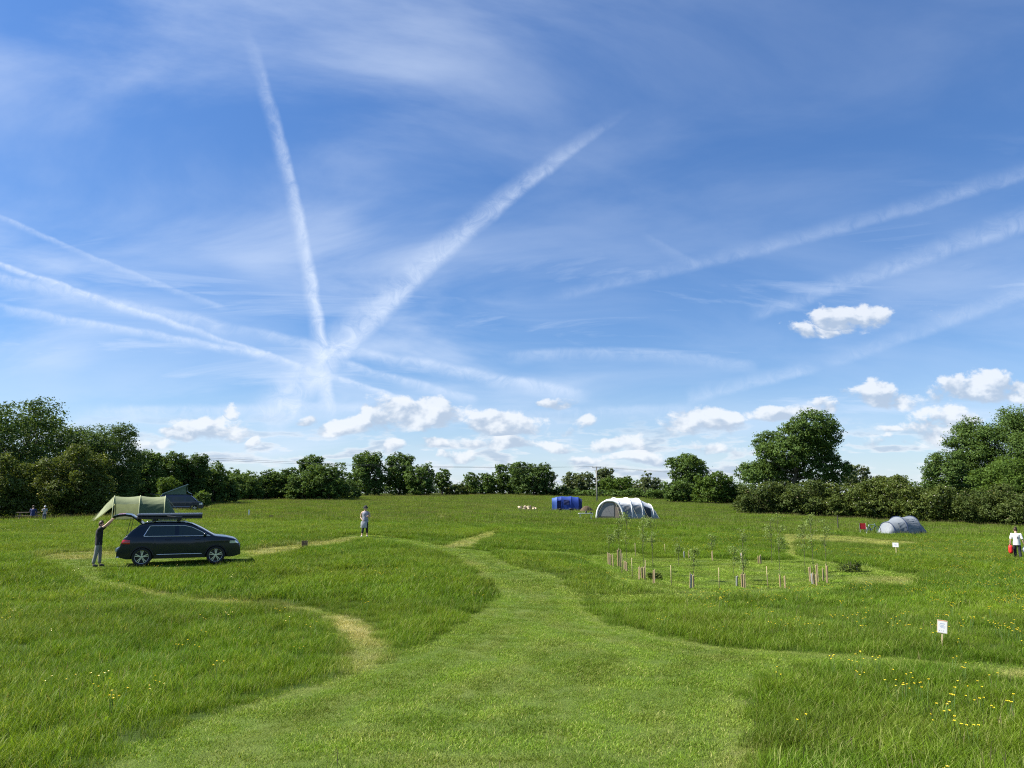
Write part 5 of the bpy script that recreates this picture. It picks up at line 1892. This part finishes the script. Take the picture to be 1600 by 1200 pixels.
    for k, (c_, wy, dx) in enumerate(stations):
        spine = (Vector(neck) - Vector(pel)).normalized()
        dep = lat.cross(spine).normalized()
        rows.append([c_ + lat * (wy * math.cos(a)) + dep * (dx * math.sin(a)) + dep * .006 * math.sin(3 * a + 2 * k) + lat * .005 * math.sin(5 * a + k) for a in np.linspace(0, 6.283, 23)[:-1]])
    b.grid(rows, closed=True)
    if sleeve > 0:
        for s in ('l', 'r'):
            sh, el, wr = J['shoulder_' + s], J['elbow_' + s], J['wrist_' + s]
            pts = [Vector(lerp(sh, chest, .35)), Vector(sh)]
            for q in (0.33, 0.66, 1.0):
                v = q * sleeve
                pts.append(Vector(lerp(sh, el, min(1, v * 2)) if v <= .5 else lerp(el, wr, (v - .5) * 2)))
            b.tube(pts, [.085, .078, .070, .066, .066], 12, cap=False)
    b.build('shirt', shirt, root, True)
    chs = [[(lerp(pel, waist, .6), (.118, .146)), (pel, (.122, .156))]]
    for s in ('l', 'r'):
        hp, kn, an = J['hip_' + s], J['knee_' + s], J['ankle_' + s]
        row = [(pel, (.122, .156)), (hp, .104), (lerp(hp, kn, .5), .092), (kn, .080)]
        for q in (0.35, 0.7, 1.0):
            row.append((lerp(kn, an, min(q * leg, .97)), .076 - .006 * q))
        chs.append(row)
    skinned('trousers', chs, trousers, root)
    for s in ('l', 'r'):
        an, toe = J['ankle_' + s], J['toe_' + s]
        back = lerp(toe, an, 1.15)
        skinned('shoe', [[((back[0], back[1], toe[2] + .005), .044), (lerp(an, toe, .45)[:2] + (toe[2] + .012,), .048), (toe, .040), (lerp(an, toe, 1.22), .026)]], shoes, root)
    tag(root, label, 'person', group)
    return root

def standing(**kw):
    J = dict(head=(.03, 0, 1.60), pelvis=(0, 0, .93), chest=(0, 0, 1.28), neck=(.0, 0, 1.45), face=(1, 0, -.1),
             shoulder_l=(0, .19, 1.38), elbow_l=(-.02, .25, 1.10), wrist_l=(.06, .26, .86), shoulder_r=(0, -.19, 1.38), elbow_r=(-.02, -.25, 1.10), wrist_r=(.06, -.26, .86),
             hip_l=(0, .095, .88), knee_l=(.02, .10, .50), ankle_l=(-.02, .10, .09), toe_l=(.13, .12, .045), hip_r=(0, -.095, .88), knee_r=(.02, -.10, .50), ankle_r=(-.02, -.10, .09), toe_r=(.13, -.12, .045))
    J.update(kw)
    return J

def build_people():
    hair = mat('brown_hair', (0.055, 0.032, 0.020), 0.6, var=0.3, scale=40)
    # man reaching up to the tailgate
    car = bpy.data.objects['car']
    e = Vector((-4.49 / 2 - 0.22, -0.30, 0))
    ang = car.rotation_euler.z
    tip = car.location + Vector((e.x * math.cos(ang) - e.y * math.sin(ang), e.x * math.sin(ang) + e.y * math.cos(ang), 0))
    mx = tip + Vector((-0.42, -0.16, 0))
    mx.z = hz(mx.x, mx.y)
    dz = car.location.z - mx.z
    J = standing(head=(.05, 0, 1.60), face=(1, 0, .12), elbow_l=(.24, .21, 1.58), wrist_l=(.42, .17, 1.78 + dz), elbow_r=(.24, -.21, 1.57), wrist_r=(.42, -.17, 1.77 + dz),
                 shoulder_l=(.03, .18, 1.42), shoulder_r=(.03, -.18, 1.42), knee_l=(.05, .11, .50), ankle_l=(.06, .11, .09), toe_l=(.21, .12, .045), ankle_r=(-.12, -.10, .09), toe_r=(.03, -.11, .045), knee_r=(-.04, -.10, .50))
    person(J, mx, R(16), 1.0, 'person in black t-shirt and grey trousers reaching up to the car tailgate', mat('black_tshirt', (0.018, 0.018, 0.022), 0.85, var=0.2),
           mat('grey_trousers', (0.20, 0.20, 0.19), 0.85, var=0.15, bump=0.3), mat('dark_shoes', (0.05, 0.045, 0.04), 0.7), hair, sleeve=0.28)
    # walker towards us with a tote bag
    c = ground(570, 839)
    J = standing(head=(.05, 0, 1.59), face=(1, 0, -.45), elbow_r=(-.03, -.27, 1.10), wrist_r=(.16, -.13, .92), elbow_l=(-.02, .26, 1.12), wrist_l=(.20, .16, 1.16),
                 knee_r=(.06, -.11, .50), ankle_r=(.10, -.16, .09), toe_r=(.25, -.18, .045), knee_l=(.03, .10, .50), ankle_l=(-.10, .12, .09), toe_l=(.06, .13, .045))
    person(J, c, R(-82), 1.0, 'person in sleeveless grey top and black hat walking up the mown path', mat('patterned_top', (0.27, 0.28, 0.34), 0.85, var=0.35, scale=22),
           mat('black_crops', (0.022, 0.024, 0.028), 0.85, var=0.2), mat('pale_shoes', (0.55, 0.54, 0.50), 0.7), hair, sleeve=0.0, leg=0.72, hat=mat('black_hat', (0.02, 0.02, 0.02), 0.85))
    b = MB()
    rows = []
    for i in range(9):
        z = .88 - .36 * i / 8
        w, d_ = .145 + .03 * math.sin(i / 8 * 2.6), .03 + .05 * math.sin(i / 8 * 2.4)
        rows.append([Vector((.24 + d_ * math.sin(a), -.06 + w * math.cos(a) + .008 * math.sin(5 * a + i), z)) for a in np.linspace(0, 6.283, 19)[:-1]])
    b.grid(rows, closed=True)
    b.add(rows[-1], [tuple(range(18))])
    bag = b.build('tote_bag', mat('grey_tote', (0.34, 0.35, 0.38), 0.85, var=0.3, scale=9, bump=0.3), None, True)
    h = MB()
    h.tube([(.24, -.16, .86), (.21, -.13, .97), (.20, -.11, .99), (.22, -.06, .97), (.24, .04, .86)], 0.012, 6)
    h.build('handle', MATS['grey_tote'], bag, True)
    bag.location = c
    bag.rotation_euler = (0, 0, R(-82))
    tag(bag, 'grey tote bag held in front by the walker in the black hat', 'bag')
    # woman walking away at the right border, seen from behind
    c = stand(1584, 40)
    J = standing(head=(.05, 0, 1.59), face=(1, .1, -.35), elbow_l=(-.03, .27, 1.10), wrist_l=(.00, .30, .86), elbow_r=(-.04, -.27, 1.10), wrist_r=(.02, -.33, .85),
                 knee_l=(.08, .10, .50), ankle_l=(-.02, .10, .09), toe_l=(.13, .11, .045), knee_r=(-.02, -.10, .50), ankle_r=(-.18, -.11, .12), toe_r=(-.04, -.12, .045))
    w = person(J, c, R(62), 0.98, 'person in white t-shirt walking away at the right border', mat('white_tshirt', (0.78, 0.76, 0.72), 0.85, var=0.04),
               mat('black_jeans', (0.016, 0.018, 0.024), 0.85, var=0.2), mat('grey_shoes', (0.2, 0.2, 0.2), 0.7), hair, sleeve=0.42, hair_style='bun')
    b = MB()
    for y0, z0, ln in ((-.045, 1.24, .05), (-.045, 1.20, .045), (-.045, 1.16, .05)):
        b.tube([(-.128, y0 - ln / 2, z0), (-.130, y0 + ln / 2, z0 + .012)], 0.010, 4)
    b.build('shirt_print', mat('dark_print', (0.10, 0.03, 0.04), 0.8), w)
    b = MB()
    rows = []
    for i in range(11):
        z = .84 - .52 * i / 10
        r_ = (.05, .10, .125, .135, .135, .135, .135, .135, .13, .115, .05)[i]
        rows.append([Vector((r_ * math.cos(a) + .008 * math.sin(4 * a + i), r_ * math.sin(a), z)) for a in np.linspace(0, 6.283, 19)[:-1]])
    b.grid(rows, closed=True)
    bag = b.build('kit_bag', mat('red_nylon', (0.62, 0.022, 0.018), 0.5, var=0.1, scale=9, bump=0.3), None, True)
    h = MB()
    h.tube([(.03, 0, .83), (.02, 0, .93), (-.02, 0, .93), (-.03, 0, .83)], 0.012, 6)
    h.build('strap', MATS['red_nylon'], bag, True)
    bag.scale = (.8, .8, .86)
    bag.location = c + Vector((-.33, .02, .08))
    tag(bag, 'red kit bag carried low at the left of the person in white', 'bag')
    b = MB()
    rows = []
    for i in range(8):
        z = .80 - .36 * i / 7
        r_ = (.03, .07, .12, .15, .16, .15, .12, .06)[i]
        rows.append([Vector((r_ * math.cos(a) + .02 * math.sin(3 * a + i * 2), .5 * r_ * math.sin(a), z)) for a in np.linspace(0, 6.283, 17)[:-1]])
    b.grid(rows, closed=True)
    bag = b.build('carrier_bag', mat('thin_white_plastic', (0.70, 0.72, 0.72), 0.35, var=0.1, trans=0.4), None, True)
    h = MB()
    h.tube([(.02, 0, .79), (.015, 0, .88), (-.015, 0, .88), (-.02, 0, .79)], 0.008, 5)
    h.build('handle', MATS['thin_white_plastic'], bag, True)
    bag.location = c + Vector((.34, -.10, -.03))
    tag(bag, 'thin white carrier bag at the right of the person in white', 'bag')
    # picnic table under the hawthorns, two people
    c = stand(44, 66)
    tb = empty('picnic_table', c, R(24))
    wood = mat('weathered_wood', (0.14, 0.115, 0.085), 0.85, var=0.3, scale=12, bump=0.3)
    for k in range(5):
        b = MB()
        b.box((0, -.30 + .15 * k, .75), (1.7, .135, .035))
        b.build('table_board', wood, tb)
    for y in (-.68, -.54, .54, .68):
        b = MB()
        b.box((0, y, .45), (1.7, .125, .035))
        b.build('bench_board', wood, tb)
    for x in (-.6, .6):
        b = MB()
        b.box((x, 0, .42), (.05, 1.45, .09))
        b.box((x, 0, .705), (.05, .72, .05))
        b.build('crossbeam', wood, tb)
        for s in (-1, 1):
            b = MB()
            b.tube([(x + .04, s * .62, -.04), (x + .04, s * .22, .73)], 0.05, 4)
            b.build('leg', wood, tb)
    tag(tb, 'dark wooden picnic table in the shade under the left hawthorn bushes', 'picnic table')
    sit = dict(pelvis=(0, 0, .55), chest=(.06, 0, .90), neck=(.09, 0, 1.07), head=(.14, 0, 1.22), shoulder_l=(.08, .19, 1.0), shoulder_r=(.08, -.19, 1.0), elbow_l=(.24, .24, .80), elbow_r=(.24, -.24, .80),
               wrist_l=(.46, .16, .83), wrist_r=(.46, -.16, .83), hip_l=(.04, .10, .52), hip_r=(.04, -.10, .52), knee_l=(.44, .13, .52), knee_r=(.44, -.13, .52), ankle_l=(.42, .13, .10), ankle_r=(.42, -.13, .10),
               toe_l=(.57, .14, .045), toe_r=(.57, -.14, .045))
    p = tb.matrix_basis @ Vector((.45, -.66, 0))
    person(standing(**sit), p, R(24 + 90), 1.0, 'person in dark blue top seated at the shaded picnic table', mat('dark_blue_top', (0.02, 0.03, 0.10), 0.85),
           mat('black_jeans', (0, 0, 0)), MATS['dark_shoes'], hair, sleeve=0.5)
    c2 = stand(70, 64)
    person(standing(elbow_l=(.06, .25, 1.12), wrist_l=(.26, .20, 1.10)), c2, R(150), 0.74, 'child in grey top and white cap standing right of the picnic table', mat('light_grey_top', (0.36, 0.34, 0.34), 0.85),
           mat('blue_jeans', (0.06, 0.08, 0.14), 0.85), MATS['grey_shoes'], hair, sleeve=0.4, hat=mat('white_cap', (0.75, 0.75, 0.74), 0.8))
build_people()

# ------------------------------------------------------------------ small things in the field
def build_signs():
    wood = mat('pale_stake', (0.46, 0.37, 0.22), 0.8, var=0.2, scale=14)
    paper = mat('white_card', (0.56, 0.56, 0.56), 0.55, var=0.03)
    ink = mat('pale_blue_ink', (0.16, 0.23, 0.38), 0.7, var=0.1)
    dark = mat('grey_ink', (0.08, 0.08, 0.10), 0.7)
    # near sign, turned to the left and leaning
    c = ground(1471.5, 1014)
    t = empty('notice_sign', c, R(-32))
    t.scale = (0.76, 0.76, 0.80)
    t.rotation_euler = (R(-5), R(5), R(-32))
    b = MB()
    b.box((0, 0.014, 0.32), (0.032, 0.022, 0.80))
    b.build('post', wood, t)
    b = MB()
    b.box((0, -0.006, 0.555), (0.245, 0.012, 0.325))
    bd = b.build('board', mat('cream_board', (0.52, 0.45, 0.33), 0.7, var=0.08), t)
    b = MB()
    b.box((0.004, -0.0145, 0.547), (0.216, 0.003, 0.288))
    b.build('paper', paper, bd)
    b = MB()
    b.box((0, -0.0145, 0.706), (0.216, 0.003, 0.012))
    b.build('coloured_edge', mat('orange_edge', (0.55, 0.20, 0.08), 0.7), bd)
    b = MB()
    rr = random.Random(3)
    for z, x0, x1, hh in ((0.628, -.055, .055, .020), (0.590, -.065, .03, .014), (0.560, -.05, .06, .014), (0.530, -.03, .045, .014)):
        x = x0
        while x < x1:
            w = rr.uniform(.010, .024)
            b.box((x + w / 2, -0.0165, z), (w, 0.001, hh))
            x += w + .007
    b.build('print', ink, bd)
    b = MB()
    for x in (-.07, -.062, -.01, .03, .035):
        b.box((x, -0.0165, 0.452), (.006, 0.001, .020))
    b.build('print', dark, bd)
    tag(t, 'leaning white notice on a wooden stake in the near right grass', 'sign')
    # far sign
    c = ground(1400.5, 868)
    t = empty('notice_sign', c, R(-42))
    b = MB()
    b.box((0, 0.014, 0.30), (0.036, 0.022, 0.72))
    b.build('post', wood, t)
    b = MB()
    b.box((0, -0.006, 0.57), (0.305, 0.012, 0.235))
    bd = b.build('board', paper, t)
    b = MB()
    for z, x0, x1 in ((.60, -.05, .06), (.57, -.07, .05), (.54, -.04, .06)):
        b.box(((x0 + x1) / 2, -0.0125, z), (x1 - x0, 0.001, .012))
    b.build('print', ink, bd)
    tag(t, 'small white notice on a stake out in front of the grey blue tent', 'sign')

def build_guards():
    """young trees: tan and grey guards, canes, and the whips inside them"""
    tan = mat('tan_guard', (0.31, 0.225, 0.125), 0.75, var=0.15, scale=9)
    grey = mat('grey_guard', (0.27, 0.28, 0.28), 0.6, var=0.1)
    cane = mat('cane', (0.42, 0.33, 0.19), 0.8, var=0.2)
    Z = [  # x, top, foot in a 3.81 times enlarged detail, kind
        (197, 395, 462, 't'), (208, 400, 468, 't'), (222, 405, 474, 't'), (250, 372, 470, 't'), (266, 376, 474, 't'), (273, 395, 515, 'c'), (292, 440, 494, 't'), (304, 446, 502, 't'),
        (335, 420, 540, 'c'), (355, 335, 418, 'c'), (376, 475, 550, 't'), (392, 478, 545, 't'), (405, 476, 548, 't'), (413, 435, 555, 'c'), (461, 495, 575, 't'), (568, 465, 588, 'c'),
        (684, 516, 604, 'g'), (698, 524, 602, 't'), (853, 480, 604, 'c'), (956, 530, 590, 'g'), (989, 516, 598, 't'), (1001, 518, 602, 't'), (995, 390, 520, 'c'), (1144, 470, 606, 'c'),
        (1217, 525, 597, 't'), (1244, 530, 602, 't'), (1393, 475, 565, 't'), (1408, 515, 578, 'g'), (1420, 515, 582, 't'), (1436, 462, 565, 't'), (1433, 520, 586, 't'), (1473, 486, 560, 't'),
        (1498, 465, 573, 't'), (672, 378, 424, 't'), (812, 384, 438, 't'), (645, 396, 424, 'g'), (985, 392, 434, 'g'), (1098, 408, 460, 't'), (1086, 422, 458, 't'), (531, 340, 402, 'c')]
    made = []
    ORD = ('first', 'second', 'third', 'fourth', 'fifth', 'sixth', 'seventh', 'eighth', 'ninth', 'tenth', 'eleventh', 'twelfth')
    def number(things):
        for key in sorted(set((m[2], m[5]) for m in things)):
            row = sorted([m for m in things if (m[2], m[5]) == key], key=lambda m: m[0])
            for i, (px, o, what, spot, cat, where) in enumerate(row):
                tag(o, '%s %s%s' % (what.replace('tall thin ', 'thin ').replace(' stake', ''), spot, '' if len(row) == 1 else ', %s from the left' % ORD[i]), cat, '%ss %s' % (what, spot))
    for x, y0, y1, k in Z:
        px, p0, p1 = 900 + x / 3.81, 760 + y0 / 3.81, 760 + y1 / 3.81 + 1.0
        c = ground(px, p1)
        h = max(0.36, 0.92 * (p1 - p0) / F * c.y)
        where = 'left' if px < 1010 else ('right' if px > 1255 else ('back' if p1 < 882 else 'front'))
        spot = {'left': 'at the left end of the young tree plot', 'right': 'in the right clump of the young tree plot', 'back': 'along the back of the young tree plot', 'front': 'along the front of the young tree plot'}[where]
        ln = [random.uniform(-.05, .05), random.uniform(-.05, .05), random.uniform(0, 6.28)]
        if k == 'c':
            b = MB()
            b.tube([(0, 0, -.05), (0, 0, h * .5), (.006, 0, h)], [0.016, 0.014, 0.012], 7)
            o = b.build('cane_stake', cane, None, True)
            lab, cat = 'tall thin cane stake ' + spot, 'stake'
        else:
            b = MB()
            r = 0.027 if k == 't' else 0.029
            rows = []
            for z in (0, h * .25, h * .5, h * .75, h * .96, h):
                rr = r * (1.0 + (.12 if z >= h * .96 else 0) + random.uniform(-.03, .03))
                rows.append([Vector((rr * math.cos(a), rr * math.sin(a), z - .02)) for a in np.linspace(0, 6.283, 11)[:-1]])
            inner = [[Vector((p.x * .86, p.y * .86, p.z)) for p in rows[-1]], [Vector((p.x * .86, p.y * .86, p.z)) for p in rows[2]]]
            b.grid(rows + inner, closed=True)
            o = b.build('tree_guard', tan if k == 't' else grey, None, True)
            s = MB()
            s.tube([(r + .02, 0, -.06), (r + .02, 0, h * 1.08)], 0.014, 5)
            s.build('stake', cane, o)
            lab, cat = ('tan' if k == 't' else 'grey') + ' tree guard ' + spot, 'tree guard'
        o.location = c
        o.rotation_euler = ln
        made.append((px, o, {'c': 'tall thin cane stake', 't': 'tan tree guard', 'g': 'grey tree guard'}[k], spot, cat, where))
    number(made)
    made = []
    # whips and saplings, thin and see-through
    S = [(968, 884, 812, 'left'), (980, 882, 806, 'left'), (1007, 892, 808, 'left'), (1021, 900, 812, 'left'), (952, 878, 822, 'left'), (1060, 884, 842, 'back'), (1113, 872, 838, 'back'), (1161, 876, 828, 'back'), (1148, 906, 858, 'front'),
         (1163, 914, 862, 'front'), (1206, 880, 812, 'right'), (1219, 902, 808, 'right'), (1258, 896, 818, 'right'), (1272, 902, 806, 'right'), (1292, 896, 815, 'right'), (1085, 908, 862, 'front')]
    lm = foliage_material('sapling_leaves', (0.13, 0.19, 0.05), (0.24, 0.31, 0.10))
    for i, (px, p1, p0, where) in enumerate(S):
        c = ground(px, p1)
        h = (p1 - p0) / F * c.y
        g = np.random.default_rng(300 + i)
        t = empty('sapling', c)
        b = MB()
        tipv = (g.normal(0, .08), g.normal(0, .08), h)
        b.tube([(0, 0, -.03), (g.normal(0, .03), g.normal(0, .03), h * .5), tipv], [.010, .008, .003], 5)
        lobes = []
        for k in range(7):
            z = h * g.uniform(.35, .85)
            a = g.uniform(0, 6.28)
            e = Vector((math.cos(a) * .16 * h * .5, math.sin(a) * .16 * h * .5, z + .22 * h * .6))
            b.tube([(0, 0, z), e * 0.5 + Vector((0, 0, z * .5 + .02)), e], [.006, .005, .003], 4)
            lobes.append((e.x * .8, e.y * .8, e.z, .13, .13, .15))
        lobes.append((tipv[0], tipv[1], h * .94, .10, .10, .14))
        b.build('stem', BARK, t)
        link('leaves', crown_mesh('leaves', lobes, 330, 0.060, 0.12, 400 + i), lm, t)
        spot = {'left': 'at the left end of the young tree plot', 'right': 'at the right end of the young tree plot', 'back': 'at the back of the young tree plot', 'front': 'in the front row of the young tree plot'}[where]
        made.append((px, t, 'thin leafy sapling', spot, 'sapling', where))
    number(made)

def build_bits():
    # white marker post and two small brown crates left of the walker
    c = stand(389, 74)
    b = MB()
    b.box((0, 0, .33), (.10, .05, .76))
    b.box((0, 0, .72), (.11, .06, .03))
    o = b.build('marker_post', mat('white_paint', (0.78, 0.78, 0.76), 0.5), None)
    o.location = c
    tag(o, 'short white marker post in the grass beyond the car', 'post')
    wood = mat('brown_crate_wood', (0.17, 0.12, 0.075), 0.85, var=0.3, scale=10)
    for px, d, s, lab in ((424, 70, .30, 'small dark crate in the grass right of the white post'), (478, 37, .26, 'brown slatted crate in the grass between car and walker')):
        c = stand(px, d)
        t = empty('crate', c, R(12))
        for k in range(4):
            z = .10 + s * 1.2 * (k + .5) / 4 * 1.1
            for (dx, dy, sx, sy) in ((0, -s / 2, s, .018), (0, s / 2, s, .018), (-s / 2, 0, .018, s), (s / 2, 0, .018, s)):
                b = MB()
                b.box((dx, dy, z), (sx * (.97 if sx > .1 else 1), sy * (.90 if sy > .1 else 1), s * .25))
                b.build('slat', wood, t)
        for x in (-1, 1):
            for y in (-1, 1):
                b = MB()
                b.box((x * (s / 2 - .022), y * (s / 2 - .022), s * .75), (.022, .022, s * 1.55))
                b.build('corner_post', wood, t)
        t.scale = (1, 1, .72)
        tag(t, lab, 'crate')
    # ring of logs far out
    c = stand(824, 103)
    t = empty('log_pile', c)
    bark, cut = mat('log_bark', (0.10, 0.075, 0.05), 0.9, var=0.3), mat('log_cut', (0.55, 0.45, 0.30), 0.8, var=0.15)
    g = random.Random(8)
    for k in range(15):
        x = -1.1 + 2.2 * (k % 8) / 7 + g.uniform(-.1, .1)
        y = (-.25 if k < 8 else .25) + g.uniform(-.1, .1)
        z = .14 + (.25 if k >= 8 else 0) + g.uniform(0, .12)
        a = g.uniform(-.6, .6) + 1.57
        d = Vector((math.cos(a) * .25, math.sin(a) * .25, g.uniform(-.05, .14)))
        r = g.uniform(.09, .14)
        b = MB()
        b.tube([Vector((x, y, z)) - d, Vector((x, y, z)) + d], r, 10)
        o = b.build('log', [cut if g.random() < .55 else bark, cut], t)
        for p in o.data.polygons:
            p.material_index = 1 if len(p.vertices) > 4 else 0
    tag(t, 'untidy pile of cut logs left of the blue tent', 'log pile')
    # dark weed clumps
    for px, py, r, lab in ((1328, 894, .30, 'dark brownish weed clump right of the young tree plot'), (1024, 905, .17, 'small dark weed clump between the left tree guards')):
        c = ground(px, py)
        lob = [(g.uniform(-1.2, 1.2) * r, g.uniform(-.5, .5) * r, r * g.uniform(.5, .9), r * .5, r * .5, r * .6) for _ in range(7)]
        t = empty('weed_clump', c)
        link('leaves', crown_mesh('leaves', lob, 1100, .06, .10, 900 + int(px)), LEAF['olive'], t)
        b = MB()
        for k in range(8):
            b.tube([(0, 0, -.02), (g.uniform(-.5, .5) * r, g.uniform(-.5, .5) * r, r * 1.6)], .006, 4)
        b.build('stem', BARK, t)
        tag(t, lab, 'weeds')
    c = stand(1308, 72)
    b = MB()
    b.tube([(0, 0, -.05), (0, 0, .8), (.01, 0, 1.35)], [.05, .045, .04], 7)
    b.box((.03, 0, 1.2), (.10, .05, .06))
    o = b.build('fence_stake', mat('dark_stake', (0.06, 0.055, 0.045), 0.9), None)
    o.location = c
    tag(o, 'thin dark upright stake left of the red chair', 'stake')

def build_pole():
    wood = mat('pole_wood', (0.30, 0.28, 0.25), 0.85, var=0.15, scale=8)
    top = EYE.z + ray(933, 729).z * 150
    c = stand(933, 150)
    h = top - c.z
    t = empty('utility_pole', c, R(4))
    b = MB()
    b.tube([(0, 0, -.2), (0, 0, h * .5), (0, 0, h)], [.16, .135, .11], 10)
    b.build('pole', wood, t, True)
    b = MB()
    b.box((0, -.13, h - .25), (1.7, .10, .12))
    b.build('crossarm', wood, t)
    for x in (-.75, 0, .75):
        b = MB()
        b.lathe([(.04, 0), (.065, .05), (.045, .09), (.065, .13), (.02, .19)], (x, -.13, h - .19), 10, 'z')
        b.build('insulator', mat('insulator', (0.25, 0.22, 0.2), 0.3), t, True)
    tag(t, 'tall wooden utility pole with crossarm behind the white tent', 'utility pole')
    wire = mat('wire', (0.05, 0.05, 0.055), 0.5)
    M = t.matrix_basis
    for x, nm in ((-.75, 'lower'), (.75, 'upper')):
        p0 = M @ Vector((x, -.13, h + .0))
        for px, d, zt, side in ((150, 112, 9.0 + (.35 if x > 0 else 0), 'left'), (1262, 240, 9.0 + (.35 if x > 0 else 0), 'right')):
            e = stand(px, d)
            p1 = Vector((e.x, e.y, zt))
            pts = []
            for k in range(25):
                q = k / 24
                p = p0.lerp(p1, q)
                p.z -= 0.9 * 4 * q * (1 - q)
                pts.append(p)
            b = MB()
            b.tube(pts, 0.016, 4)
            o = b.build('power_line', wire, None)
            tag(o, '%s overhead wire running %s from the utility pole' % (nm, side), 'wire', 'overhead wires')
build_signs()
build_guards()
build_bits()
build_pole()

build_grass()
